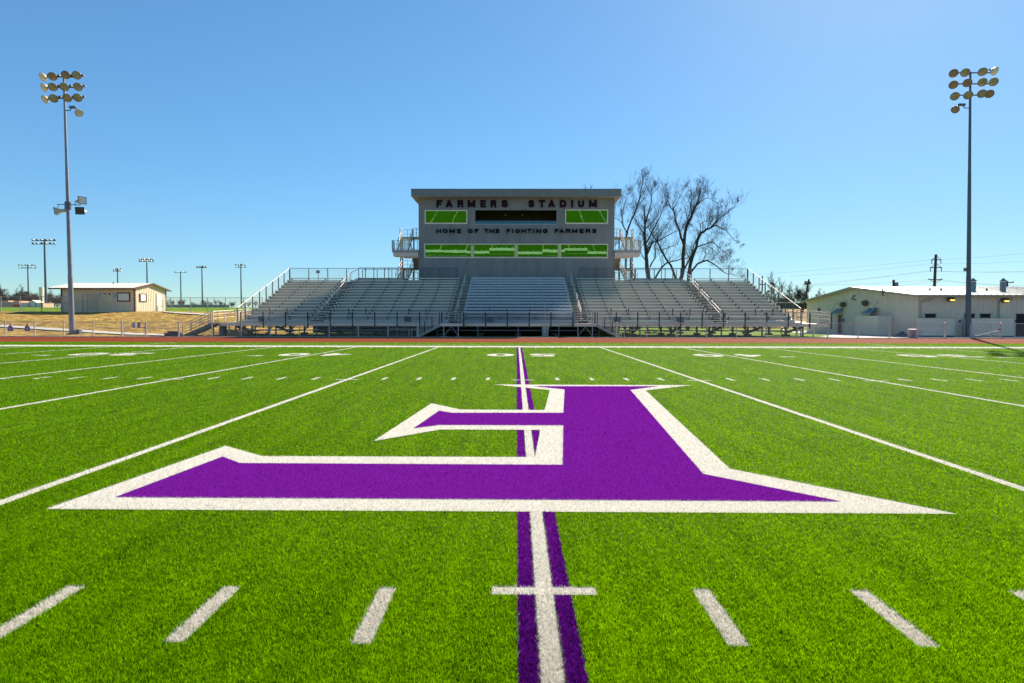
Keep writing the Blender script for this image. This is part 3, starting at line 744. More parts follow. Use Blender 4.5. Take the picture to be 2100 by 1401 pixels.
def window(x0, x1, z0, z1, panes, mull, tilt, seed):
    f = MB(); w_ = .11
    f.box(x0, x1, YW-.05, YW+.25, z0, z0+w_*1.25); f.box(x0, x1, YW-.05, YW+.25, z1-w_, z1)
    f.box(x0, x0+w_, YW-.05, YW+.25, z0+w_*1.25, z1-w_); f.box(x1-w_, x1, YW-.05, YW+.25, z0+w_*1.25, z1-w_)
    fo = f.build('window', M_frame, pb)
    rr = random.Random(seed); n = len(panes)-1
    for i in range(n):
        a, b = panes[i], panes[i+1]; tt = tilt+rr.uniform(-.28, .28); yo = .10+.03*(i % 2)
        za, zb = z0+w_*1.25, z1-w_; h = zb-za; dy = h*math.tan(math.radians(tt))
        g = MB(); g.hexa([(a, YW+yo+dy*.55, za), (b, YW+yo+dy*.55, za), (b, YW+yo+dy*.55+.012, za), (a, YW+yo+dy*.55+.012, za)],
                         [(a, YW+yo-dy*.45, zb), (b, YW+yo-dy*.45, zb), (b, YW+yo-dy*.45+.012, zb), (a, YW+yo-dy*.45+.012, zb)])
        g.build('pane', M_glass, pb).parent = fo
    for xm in mull:
        g = MB(); g.box(xm-.19, xm+.19, YW+.0, YW+.03, z0+w_*1.25, z1-w_); g.build('mullion', M_mull, pb).parent = fo
M_mull = mat('mullion', (.66, .64, .32), .5, 0, .05, 2)
TILT = 11.0
x0, x1, z0, z1 = wins['ul']; xm = PL(919.5, 445, YW).x
window(x0, x1, z0, z1, [x0+.11, x1-.11], [], TILT, 1)
x0, x1, z0, z1 = wins['ur']; window(x0, x1, z0, z1, [x0+.11, (x0+x1)/2+.1, x1-.11], [], TILT, 5)
x0, x1, z0, z1 = wins['low']
pn = [x0+.11]+[PL(p, 515, YW).x for p in (911, 957, 1003.5, 1058.5, 1112, 1158.5, 1205)]+[x1-.11]
window(x0, x1, z0, z1, pn, [PL(p, 515, YW).x for p in (969, 1058.5, 1147.5)], 10.75, 9)
# roof with overhang
YR = YW-1.1
rx0, rx1 = PL(843, 395, YR).x, PL(1274.5, 395, YR).x; rz0, rz1 = PL(1059, 402.8, YR).z, PL(1059, 388.5, YR).z
r = MB(); r.box(rx0, rx1, YR, YW+7.3, rz0+.03, rz1); rf = r.build('roof', M_roofcap, pb)
r = MB(); r.box(rx0+.02, rx1-.02, YR+.02, YW+7.25, rz0, rz0+.028); r.build('soffit', M_soffit, pb)
r = MB(); r.box(rx0-.03, rx1+.03, YR-.03, YW+7.35, rz1+.002, rz1+.07); r.build('roof_coping', M_polelight, pb)
for px in (960, 1155): r = MB(); p = PL(px, 388, YW); r.tube((p.x, YW, rz1), (p.x, YW, rz1+.22), .05, .05, 6); r.build('roof_vent', M_frame, rf).parent = rf
r = MB(); p = PL(996, 388, YW); r.box(p.x-.35, p.x+.35, YW, YW+.6, rz1+.07, rz1+.17); r.build('roof_hatch', M_galv, rf)
# close wall-to-roof gap
g = MB(); g.box(XL+.01, XR-.01, YW+.01, YW+6.7, ZS-.02, rz0-.002) if rz0 > ZS else None
if rz0 > ZS: g.build('wall_head', M_box, pb)
# lettering
STROKES = {
 'F': ([(0,0),(0,1)], [(0,1),(1,1)], [(0,.5),(.68,.5)]), 'E': ([(0,0),(0,1)], [(0,1),(1,1)], [(0,.51),(.9,.51)], [(0,0),(1,0)]),
 'A': ([(0,0),(.5,1)], [(1,0),(.5,1)], [(.2,.27),(.8,.27)]), 'H': ([(0,0),(0,1)], [(1,0),(1,1)], [(0,.5),(1,.5)]),
 'I': ([(0,0),(0,1)],), 'T': ([(.5,0),(.5,1)], [(0,1),(1,1)]), 'N': ([(0,0),(0,1)], [(0,1),(1,0)], [(1,0),(1,1)]),
 'M': ([(0,0),(0,1)], [(0,1),(.5,.12)], [(.5,.12),(1,1)], [(1,0),(1,1)]),
 'R': ([(0,0),(0,1)], [(0,1),(.7,1),(.93,.93),(1,.75),(.93,.57),(.7,.5),(0,.5)], [(.6,.5),(.85,.42),(.95,.25),(1,0)]),
 'D': ([(0,0),(0,1)], [(0,1),(.55,1),(.85,.88),(1,.6),(1,.4),(.85,.12),(.55,0),(0,0)]),
 'U': ([(0,1),(0,.3),(.12,.08),(.35,0),(.65,0),(.88,.08),(1,.3),(1,1)],),
 'O': ([(.5,1),(.2,.93),(.03,.72),(0,.5),(.03,.28),(.2,.07),(.5,0),(.8,.07),(.97,.28),(1,.5),(.97,.72),(.8,.93),(.5,1)],),
 'G': ([(.98,.74),(.82,.94),(.5,1),(.2,.93),(.03,.72),(0,.5),(.03,.28),(.2,.07),(.5,0),(.82,.08),(1,.25),(1,.46),(.6,.46)],),
 'S': ([(.96,.78),(.85,.94),(.5,1),(.15,.95),(.02,.77),(.15,.59),(.5,.52),(.87,.43),(1,.24),(.86,.06),(.5,0),(.13,.07),(0,.26)],)}
def letter(ch, pxc, pw, py0, py1, m):
    """upright block capital cut from thick board, one mesh per letter"""
    x0, x1, z0, z1 = R_(pxc-pw/2, pxc+pw/2, py0, py1, YW-.12); h = z1-z0; th = h*(.26 if m is M_letterA else .23); mb = MB(); q = 0
    if ch == 'I': x0, x1 = (x0+x1)/2, (x0+x1)/2
    else: x0 += th/2; x1 -= th/2
    z0 += th/2; z1 -= th/2
    for st in STROKES[ch]:
        P_ = [Vector((x0+(x1-x0)*a, 0, z0+(z1-z0)*b)) for a, b in st]
        rnd = len(st) > 2 or ch in 'AMN'
        for i in range(len(P_)-1):
            a, b = P_[i], P_[i+1]; d = (b-a).normalized(); n = Vector((-d.z, 0, d.x))*th/2
            e = d*th*(.5 if len(st) == 2 else (.5 if ch == 'R' and i in (0, len(P_)-2) else .18)); q += 1; ya, yb = YW-.16-.0015*q, YW-.04
            if ch in 'AMN' and len(st) == 2 and abs(d.x) > .02: e = d*th*.42
            a0, b0 = a-e, b+e; mb.hexa([tuple((v.x, ya, v.z)) for v in (a0-n, b0-n, b0+n, a0+n)], [tuple((v.x, yb, v.z)) for v in (a0-n, b0-n, b0+n, a0+n)])
            if rnd and i: mb.prism([(a.x+math.cos(t*math.pi/4)*th/2, a.z+math.sin(t*math.pi/4)*th/2) for t in range(8)], ya-.0007, yb)
    return mb.build('sign_letter', m, pb)
Z4 = 4.773
for ch, xc, wd in zip('FARMERSSTADIUM', (290, 386, 497, 606, 720, 820, 930, 1192, 1296, 1390, 1503, 1592, 1679, 1795), (56, 64, 57, 73, 54, 55, 64, 60, 62, 64, 63, 23, 58, 75)):
    letter(ch, 840+xc/Z4, wd/Z4, 380+145/Z4, 380+216/Z4, M_letterA)
W2 = dict(H=44, O=46, M=50, E=36, F=37, T=42, I=12, G=44, N=46, A=46, R=44, S=40)
for ch, xc in zip('HOMEOFTHEFIGHTINGFARMERS', (284, 348, 417, 485, 594, 658, 752, 805, 861, 967, 1009, 1056, 1117, 1172, 1214, 1263, 1327, 1440, 1490, 1551, 1616, 1684, 1746, 1808)):
    letter(ch, 840+xc/Z4, W2[ch]/Z4, 380+427/Z4, 380+468/Z4, M_letterB)

# ================================================================== STAIR TOWERS
def tower(s):
    side = 'left' if s < 0 else 'right'
    xw = XL if s < 0 else XR
    t = thing('stair_tower', f'open metal switchback staircase climbing the {side} side of the press box', 'staircase', (xw+s*1.5, YW+1, 5.9), 'staircases beside the press box')
    def X(v): return xw+s*v                          # v: distance out from the wall
    def bx(mb, v0, v1, *a): mb.box(min(X(v0), X(v1)), max(X(v0), X(v1)), *a)
    zg, zm, zf, zt = 6.0, 7.85, 9.55, 11.65
    o0, o1 = 1.45, 2.75; yF, yB = YW+.35, YW+4.3
    m = MB(); bx(m, .02, 3.0, YW-.35, YW+1.1, zf-.30, zf); m.build('front_landing', M_galv, t)
    m = MB(); bx(m, .02, 2.9, YW-.25, YW+1.1, zf-.72, zf-.302); bx(m, .02, 1.75, YW+.0, YW+1.0, zf-.88, zf-.722); m.build('landing_beam', M_fascia, t)
    m = MB(); bx(m, .02, 3.0, yB, yB+1.3, zm-.2, zm); bx(m, .02, 3.0, yB, yB+1.3, zt-.2, zt); m.build('rear_landing', M_galv, t)
    def flight(v0, v1, ya, za, yb, zb, nm, solid=False):
        n = 10; m = MB(); r = MB()
        for i in range(n):
            q = (i+.5)/n; y = ya+(yb-ya)*q; z = za+(zb-za)*(i+1)/(n+1)
            bx(m, v0+.04, v1-.04, y-.17, y+.17, z-.045, z)
            if solid: bx(m, v0+.04, v1-.04, y-.02, y+.02, z-.23, z-.046)
        so_ = m.build('flight', M_alu if not solid else M_soffit, t)
        for v in (v0, v1): r.beam((X(v), ya, za-.08), (X(v), yb, zb-.1), .05, .28)
        r.build('stringer', M_galv, t).parent = so_
        r = MB()
        for v in (v0, v1):
            for h_ in (.5, .95): r.tube((X(v), ya, za+h_), (X(v), yb, zb+h_), .038, .038, 6)
            for q in (0, .33, .66, 1):
                y, z = ya+(yb-ya)*q, za+(zb-za)*q; r.tube((X(v), y, z-.1), (X(v), y, z+.95), .03, .03, 6)
        r.build('stair_rail', M_lightrail, t).parent = so_
    flight(o0, o1, yF, zg, yB, zm, 'a'); flight(.1, 1.1, yB, zm, YW+1.1, zf, 'b', True); flight(o0, o1, YW+1.1, zf, yB, zt, 'c')
    for a_, b_, n_, mid_ in (((3.0, YW-.33, zf), (3.0, YW+1.1, zf), 2, (.1,)), ((3.0, YW-.33, zf), (2.8, YW-.33, zf), 1, (.1,)), ((.1, YW-.33, zf), (2.95, YW-.33, zf), 2, (.1,)),
                             ((3.0, yB+1.3, zt), (.1, yB+1.3, zt), 4, (.1, .5)), ((.1, yB, zt), (1.4, yB, zt), 3, (.1, .5)), ((3.0, yB+1.25, zt), (3.0, yB, zt), 2, (.1, .5)),
                             ((3.0, yB+1.3, zm), (.1, yB+1.3, zm), 4, (.1, .5)), ((.15, YW+.3, 6.0), (1.3, YW+.3, 6.0), 2, (.1, .9))):
        r = MB(); rail(r, (X(a_[0]), a_[1], a_[2]), (X(b_[0]), b_[1], b_[2]), 1.05, n_, .025, mid_, .03); r.build('landing_guard', M_galv if s < 0 else M_lightrail, t)
    m = MB()
    for v, y in ((2.9, yB+1.2), (.2, yB+1.2), (2.9, yB+.1), (1.3, yB+.1)): m.beam((X(v), y, -.1), (X(v), y, zt-.2), .15, .15)
    bx(m, .02, 3.2, YW-.1, yB+1.3, 5.7, 5.95); m.build('tower_column', M_steel, t)
tower(-1); tower(1)

# ================================================================== TRACKSIDE FENCE
YFN = 48.85
def fence(name, label, xs, Y, zb, h, midbays=(), grp=None, zfun=None, yfun=None, pr=.045, rr=.025, m=None, end=()):
    t = thing(name, label, 'fence', ((xs[0]+xs[-1])/2, Y, zb), grp); m = m or M_lightrail
    zf_ = zfun or (lambda x, y: zb); yf_ = yfun or (lambda x: Y)
    P_ = [Vector((x, yf_(x), zf_(x, yf_(x)))) for x in xs]
    for i, p in enumerate(P_):
        r_ = pr*(1.5 if i in end else 1); k = MB(); k.tube(p-Vector((0, 0, .1)), p+Vector((0, 0, h)), r_, r_, 8); k.lathe(p+Vector((0, 0, h)), (0, 0, 1), [(0, r_*1.2), (.03, r_*1.1), (.05, r_*.4)], 8); k.build('post', m, t)
    k = MB()
    for a, b in zip(P_, P_[1:]): k.tube(a+Vector((0, -.0, h-.02)), b+Vector((0, 0, h-.02)), rr, rr, 6)
    k.build('top_rail', m, t)
    for i in midbays:
        a, b = P_[i], P_[i+1]; k = MB(); k.tube(a+Vector((0, 0, h*.58)), b+Vector((0, 0, h*.58)), rr*.9, rr*.9, 6); k.build('middle_rail', m, t)
    k = MB()
    for a, b in zip(P_, P_[1:]): k.add([a+Vector((0, .03, .04)), b+Vector((0, .03, .04)), b+Vector((0, .03, h-.03)), a+Vector((0, .03, h-.03))], [(0,1,2,3)])
    k.build('chain_link_mesh', M_mesh, t)
    return t
def fx(px): return PL(px, 675, YFN).x
L1 = [10.5-60.2*i for i in (2, 1)]+[10.5, 70.8, 130.5, 191, 250.3]
fence('chain_link_fence', 'low track fence at far left carrying two purple jug shaped signs', [fx(p) for p in L1], YFN, 0, 1.31, (5,), 'low fences along the track', end=(6,))
fence('chain_link_fence', 'low chain link fence bay between the track gate and the left steps of the stand', [fx(p) for p in (299.5, 366.5)], YFN, 0, 1.31, (0,), 'low fences along the track', end=(0, 1))
fence('chain_link_fence', 'low chain link fence before the left half of the stand', [fx(p) for p in (366.9, 434.7, 494.7, 553.6, 614.4, 675, 735, 795.5, 857)], YFN, 0, 1.31, (), 'low fences along the track', end=(8,))
fence('chain_link_fence', 'low chain link fence running from the right entry steps to the beige building', [fx(p) for p in (1264, 1326, 1387.7, 1449, 1510, 1572, 1635, 1698, 1760, 1824, 1881, 1938)], YFN, 0, 1.31, (10,), 'low fences along the track', end=(0, 11))
fence('chain_link_fence', 'low chain link fence at the far right beyond the gate', [fx(p) for p in (2051.5, 2112, 2174)], YFN, 0, 1.31, (), 'low fences along the track', end=(0,))
# gates
def gate(px0, px1, label, h=1.25, mid=True, brace=False, vs=()):
    x0, x1 = fx(px0), fx(px1); t = thing('chain_link_gate', label, 'gate', ((x0+x1)/2, YFN, 0), 'gates in the low fence'); k = MB(); y = YFN-.04
    for a, b in (((x0, y, .12), (x1, y, .12)), ((x0, y, h), (x1, y, h)), ((x0, y, .12), (x0, y, h)), ((x1, y, .12), (x1, y, h))): k.tube(a, b, .026, .026, 6)
    if mid: k.tube((x0, y, h*.58), (x1, y, h*.58), .022, .022, 6)
    if brace: k.tube((x0, y, .12), (x1, y, h*.55), .02, .02, 6)
    for q in vs: k.tube((fx(q), y, .12), (fx(q), y, h), .022, .022, 6)
    k.build('gate_frame', M_lightrail, t)
    k = MB(); k.add([(x0, y+.01, .12), (x1, y+.01, .12), (x1, y+.01, h), (x0, y+.01, h)], [(0,1,2,3)]); k.build('gate_mesh', M_mesh, t)
    k = MB(); k.box(x1-.09, x1+.05, y-.05, y+.05, h*.6, h*.6+.08); k.build('latch', M_steel, t)
gate(255, 296.5, 'track gate hung with a pale blue and a purple sign', mid=False)
gate(1989.5, 2049, 'walk gate by the tall right light pole carrying a small white diamond sign', brace=True, vs=(2031,))
k = thing('handrail', 'low pipe handrail before the track fence left of the left entry steps', 'handrail', (fx(825), YFN-.25, 0), 'low pipe handrails'); m = MB(); xa, xb = fx(797), fx(855)
m.path([(xa, YFN-.1, .72), (xb, YFN-.1, .72)], .025); [m.tube((fx(q), YFN-.1, 0), (fx(q), YFN-.1, .72), .025, .025, 6) for q in (839, 845, 855)]; m.build('pipe', M_lightrail, k)
k = thing('handrail', 'low pipe handrail before the track fence right of the right entry steps', 'handrail', (fx(1297), YFN-.25, 0), 'low pipe handrails'); m = MB(); xa, xb = fx(1268), fx(1325)
m.path([(xa, YFN-.1, .68), (xb, YFN-.1, .68)], .025); [m.tube((fx(q), YFN-.1, 0), (fx(q), YFN-.1, .68), .025, .025, 6) for q in (1270, 1274, 1280)]; m.build('pipe', M_lightrail, k)
# signs on fence
jug = [(-.22, 0), (.22, 0), (.25, .08), (.24, .32), (.14, .46), (.06, .5), (.06, .62), (.09, .64), (.05, .72), (-.03, .66), (-.06, .62), (-.06, .5), (-.15, .46), (-.24, .32), (-.25, .08)]
for px, wd in ((22.5, 'left one'), (57.5, 'right one')):
    x = fx(px); z = PL(px, 679.5, YFN).z; t = thing('fence_sign', f'{wd} of two purple jug shaped signs wired to the low fence', 'sign', (x, YFN-.07, z), 'jug shaped signs')
    m = MB(); m.prism([(x+a, z+b) for a, b in jug], YFN-.075, YFN-.06); m.build('sign_board', M_signp, t)
    m = MB()
    for dx in (-.05, .06): m.box(x+dx-.018, x+dx+.018, YFN-.082, YFN-.077, z+.1, z+.32)
    m.box(x-.09, x-.04, YFN-.082, YFN-.077, z+.27, z+.31); m.build('sign_number', M_white, t)
for px, mm, wd in ((274.5, M_signb, 'pale blue'), (284.8, M_signp, 'purple')):
    x0, x1, z0, z1 = R_(px-3.3, px+3.3, 662, 672.5, YFN-.08); t = thing('gate_sign', f'small {wd} rectangular sign hanging on the left track gate', 'sign', (x0, YFN-.08, z0)); m = MB()
    m.box(x0, x1, YFN-.095, YFN-.08, z0, z1); m.build('sign_board', mm, t); m = MB(); m.box(x0+.04, x1-.04, YFN-.1, YFN-.096, z0+.12, z0+.15); m.box(x0+.04, x1-.06, YFN-.1, YFN-.096, z0+.25, z0+.29); m.build('sign_text', M_white, t)
p = PL(2009, 672, YFN-.08); t = thing('diamond_sign', 'small pale diamond sign on the gate by the right light pole', 'sign', tuple(p)); m = MB()
m.prism([(p.x-.22, p.z-.05), (p.x, p.z-.12), (p.x+.22, p.z-.05), (p.x, p.z+.22)], YFN-.1, YFN-.085); m.build('sign_board', M_white, t)
m = MB(); m.prism([(p.x-.1, p.z-.03), (p.x+.1, p.z-.03), (p.x, p.z+.1)], YFN-.106, YFN-.101); m.build('sign_mark', M_signp, t)
# black rolled mat and box at the left, purple bin, tarp heap at right
t = thing('rolled_mat', 'black rolled rubber mats lying at the foot of the left stand steps', 'rolled mat', (fx(350), 49.4, 0)); m = MB()
for i, (yy, zz) in enumerate(((49.3, .16), (49.62, .16), (49.46, .34))): m.tube((fx(332)+.1*i, yy, zz), (fx(366)-.12*i, yy+.05, zz), .16, .15, 12)
m.build('roll', M_rubber, t, True); m = MB(); m.tube((fx(356), 49.46, .34), (fx(358), 49.46, .34), .18, .18, 10); m.build('strap', M_steel, t)
p = hit(160, 685.5); t = thing('electrical_box', 'grey utility box on the ground beside the left light pole', 'utility box', tuple(p)); m = MB(); m.box(p.x-.18, p.x+.18, p.y-.1, p.y+.3, p.z-.1, p.z+.42); m.build('cabinet', M_steel, t)
m = MB(); m.box(p.x-.2, p.x+.2, p.y-.13, p.y+.32, p.z+.422, p.z+.46); m.build('lid', M_galv, t)
x = fx(1882); t = thing('barrel_bin', 'faded purple pink rubbish barrel behind the low fence near the beige building', 'bin', (x, 49.5, 0)); m = MB()
m.lathe((x, 49.5, .02), (0, 0, 1), [(0, .33), (.02, .36), (.3, .37), (.33, .385), (.36, .37), (.62, .37), (.65, .39), (.7, .38)], 18); m.build('barrel', M_purplebin, t, True); m = MB(); m.lathe((x, 49.5, .721), (0, 0, 1), [(0, .395), (.05, .395), (.07, .33)], 18); m.build('rim', M_signp, t, True)
p = PL(1852, 688, 53.5); t = thing('tarp_heap', 'low dark blue-grey tarp heap on the concrete before the beige building', 'tarp', (p.x, 53.5, 0)); m = MB(); rr = random.Random(3); n = 9; vs = []
for jy in range(n):
    for ix in range(n):
        u, v = ix/(n-1)*2-1, jy/(n-1)*2-1; h_ = max(0, 1-abs(u+.15)*1.05)*max(0, 1-v*v)*.55; vs.append((p.x+u*.75, 53.5+v*.45, .015+h_+rr.uniform(0, .05)*(h_ > 0)))
m.add(vs, [(a*n+b, a*n+b+1, (a+1)*n+b+1, (a+1)*n+b) for a in range(n-1) for b in range(n-1)]); m.build('heap', M_tarp, t)

# ================================================================== TALL LIGHT POLES
def lamp(parent, c, aim, r=.37, pale=False):
    aim = Vector(aim).normalized(); c = Vector(c)
    m = MB(); m.lathe(c, -aim, [(0, r), (.08, r*.97), (.22, r*.72), (.34, r*.38), (.40, r*.28), (.62, r*.24), (.64, r*.1)], 16); b = m.build('floodlight', M_lampshell, parent, True)
    m = MB(); m.lathe(c+aim*.004, aim, [(0, r*.93), (.015, r*.9), (.05, r*.5), (.055, r*.1)], 16); m.build('lens', M_lensw if pale else (M_lens, M_lensb, M_lens)[int(abs(c.x*7+c.z*3)) % 3], parent, True).parent = b
    m = MB(); m.lathe(c+aim*.0, aim, [(-.03, r*1.03), (.03, r*1.03), (.03, r*.95), (.0, r*.95)], 16); m.build('lens_ring', M_hornm if pale else M_polelight, parent).parent = b
    return b
def big_pole(base, pxtop, rows, low, label, mat_):
    top = PL(pxtop[0], pxtop[1], base[1]); base = Vector(base)
    t = thing('light_pole', label, 'light pole', tuple(base), 'tall stadium light poles')
    def at(z): return base.lerp(top, (z-base.z)/(top.z-base.z))
    k = MB(); zs = [base.z-.1, base.z+5.5, base.z+5.52, base.z+15, base.z+15.02, top.z]; rs = [.235, .20, .185, .135, .125, .085]
    for i in range(5): k.tube(at(zs[i]), at(zs[i+1]), rs[i], rs[i+1], 14, cap=(i == 4))
    k.build('shaft', mat_, t, True)
    k = MB(); k.tube(base-Vector((0, 0, .1)), base+Vector((0, 0, .12)), .42, .40, 16); k.build('pole_base', M_foot, t)
    for (py, heads, ym) in rows:
        hs = [(PL(px, hy, base.y-.45), pale) for px, hy, pale in heads]
        zc = PL(pxtop[0], ym, base.y).z; c = at(zc); k = MB()
        xs_ = [h[0].x for h in hs]; k.beam((min(xs_)-.1, base.y-.1, zc), (max(xs_)+.1, base.y-.1, zc), .09, .09)
        for h, _ in hs: k.tube((h.x+.02, base.y-.1, zc), (h.x, h.y+.3, h.z+.05), .045, .045, 6); k.box(h.x+.2, h.x+.45, base.y-.2, base.y, zc+.03, zc+.2)
        k.build('crossarm', M_pole, t)
        for h, pale in hs:
            aim = Vector((-h.x*.5*(1 if not pale else .3), -1, 0)) if False else Vector(((0-h.x)*.012+(.0 if not pale else (-1.0 if h.x < 0 else 1.0)), -1.0, -.75))
            lamp(t, h, aim, .36, pale)
    return t, at
PLx = PL(148, 690, 52.4).x; PRx = PL(1985.5, 690, 52.2).x
zz = T(PLx, 52.4)
Lr = lambda pts: pts
t, at = big_pole((PLx, 52.4, zz), (131, 160),
    [(0, [(60+112/4.12, 120+158/4.12, True), (60+196/4.12, 120+152/4.12, False), (60+308/4.12, 120+139/4.12, False), (60+400/4.12, 120+142/4.12, False)], 120+160/4.12),
     (0, [(60+124/4.12, 120+246/4.12, True), (60+199/4.12, 120+241/4.12, False), (60+296/4.12, 120+241/4.12, True and False), (60+411/4.12, 120+240/4.12, False)], 120+248/4.12),
     (0, [(60+130/4.12, 120+346/4.12, True), (60+206/4.12, 120+338/4.12, False), (60+321/4.12, 120+334/4.12, False), (60+408/4.12, 120+332/4.12, False)], 120+340/4.12)],
    None, 'tall grey stadium light pole at left with twelve floodlights and three horn speakers', M_polelight)
def side_lamp(t, at, pxa, pya, pxl, pyl, sgn, pale, Y):
    z = PL(pxa, pya, Y).z; c = at(z); h = PL(pxl, pyl, Y-.2); k = MB(); k.tube(c, (c.x+(h.x-c.x)*.35, c.y, z+.02), .04, .04, 6); k.tube((c.x+(h.x-c.x)*.35, c.y, z), (c.x+(h.x-c.x)*.4, c.y, z+.22), .04, .04, 6)
    k.box(min(c.x+(h.x-c.x)*.32, c.x+(h.x-c.x)*.72), max(c.x+(h.x-c.x)*.32, c.x+(h.x-c.x)*.72), c.y-.1, c.y+.1, z+.2, z+.4); k.tube((c.x+(h.x-c.x)*.7, c.y, z+.3), (h.x, h.y, h.z+.15), .035, .035, 6); k.build('lamp_bracket', M_pole, t)
    lamp(t, h, (sgn*.75, -.45, -.6), .34, pale)
side_lamp(t, at, 134, 227, 60+420/4.12, 120+462/4.12, 1, True, 52.4)
def horn(t, at, Y, c, aim, w_, h_, body, k0):
    """square flared horn speaker with a round driver behind"""
    c = Vector(c); a = Vector(aim).normalized(); r = a.cross(Vector((0, 0, 1))).normalized(); u = r.cross(a)
    def quad(o, ww, hh): return [o-r*ww-u*hh, o+r*ww-u*hh, o+r*ww+u*hh, o-r*ww+u*hh]
    m = MB(); m.hexa(quad(c-a*.5, .12, .12), quad(c-a*.02, w_, h_)); m.tube(c-a*.95, c-a*.5, .14, .17, 12); b = m.build('horn_speaker', M_hornm, t)
    m = MB(); m.hexa(quad(c-a*.018, w_*1.03, h_*1.03), quad(c+a*.02, w_*1.03, h_*1.03)); m.build('horn_rim', M_darkpost, t).parent = b
    m = MB(); m.hexa(quad(c+a*.0205, w_*.88, h_*.88), quad(c+a*.024, w_*.88, h_*.88)); m.build('horn_mouth', k0, t).parent = b
z = PL(143, 421, 52.4).z; c = at(z); k = MB(); k.tube(c-Vector((0, 0, .35)), c+Vector((0, 0, .3)), .27, .27, 14); k.tube((c.x-.9, c.y-.1, z+.05), (c.x+1.3, c.y-.1, z+.0), .04, .04, 6)
k.tube((c.x-.85, c.y-.1, z+.05), (c.x-.85, c.y-.1, z-.4), .03, .03, 6); k.tube((c.x+.75, c.y-.1, z), (c.x+.75, c.y-.1, z+.4), .03, .03, 6); k.build('speaker_bracket', M_pole, t)
horn(t, at, 52.4, PL(60+220/4.12, 120+1290/4.12, 52.2), (-1, -.35, -.15), .28, .33, None, M_hornm)
horn(t, at, 52.4, PL(60+447/4.12, 120+1199/4.12, 52.2), (1, -.6, .0), .34, .33, None, M_lensw)
horn(t, at, 52.4, PL(60+427/4.12, 120+1287/4.12, 52.0), (.15, -1, -.1), .38, .33, None, M_hornf)
s5 = 5.84
R2 = lambda a, b, p=False: (1900+a/s5, 120+b/s5, p)
t, at = big_pole((PRx, 52.2, 0), (1990, 148),
    [(0, [R2(325, 178), R2(465, 170), R2(672, 160), R2(822, 154, True)], 120+178/s5), (0, [R2(323, 316), R2(490, 293), R2(671, 285), R2(804, 281)], 120+310/s5),
     (0, [R2(340, 453), R2(500, 440), R2(664, 422), R2(754, 424)], 120+445/s5)], None, 'tall grey stadium light pole at right in front of the beige building', M_pole)
side_lamp(t, at, 1988, 222, 1900+345/s5, 120+612/s5, -1, False, 52.2)
k = MB(); p = PL(1980.5, 553, 52.2); k.box(p.x-.1, p.x+.12, 52.05, 52.35, p.z-.15, p.z+.15); k.build('junction_box', M_steel, t)

# ================================================================== DISTANT LIGHT POLES
def small_pole(px, pytop, pybase, H, nx, rows, span, label, pad=False):
    d = H*F_PX/(pybase-pytop); Y = d+CAM.y; b = PL(px, pybase, Y); zb = T(b.x, Y)
    top = PL(px, pytop, Y); t = thing('distant_light_pole', label, 'light pole', (b.x, Y, zb), 'light poles of the fields beyond')
    k = MB(); k.tube((b.x, Y, zb-.3), (b.x, Y, top.z), .42, .26, 10); k.build('shaft', M_pole, t)
    hw = span/F_PX*d/2
    for j_, rpy in enumerate(rows):
        z = PL(px, rpy, Y).z; k = MB(); k.beam((b.x-hw, Y, z-.1), (b.x+hw, Y, z-.1), .2, .2); ca = k.build('crossarm', M_pole, t)
        for i in range(nx):
            x = b.x-hw+2*hw*i/(nx-1); k = MB(); k.lathe((x, Y-.4, z), (-.2, -1, -.7), [(-.6, .15), (-.3, .36), (0, .46), (.05, .36)], 8); k.build('floodlight', [M_lens0, M_darkpost][(i*7+j_+int(px)) % 2], t).parent = ca
    if pad:
        k = MB(); zt = PL(px, pad, Y).z; k.tube((b.x-1.6, Y, zb-.3), (b.x-1.6, Y, zt), .75, .75, 10); k.build('wooden_stub', M_frame, t)
small_pole(59, 543, 630, 24, 6, (544, 549.5), 34, 'distant light pole at far left, the shorter one beside the tallest', pad=610)
small_pole(94.5, 491, 629.5, 25, 6, (493, 500), 45, 'tallest of the distant light poles, with two rows of lamps at far left', pad=589)
small_pole(242.5, 550, 628, 22, 4, (552, 556), 14, 'distant light pole with narrow lamp rows rising over the shed roof')
small_pole(302.8, 531, 628, 25, 7, (532, 536), 28, 'distant light pole with two wide lamp rows above the right end of the shed')
small_pole(371.5, 557, 628, 22, 5, (558.5,), 22, 'distant light pole with a single lamp row, first one right of the shed')
small_pole(415.3, 545, 629, 24, 4, (547, 549), 18, 'distant light pole with a tilted lamp cluster between two others left of the stand')
small_pole(495, 541, 630, 25, 4, (543.5, 548), 20, 'distant light pole standing just left of the stand')

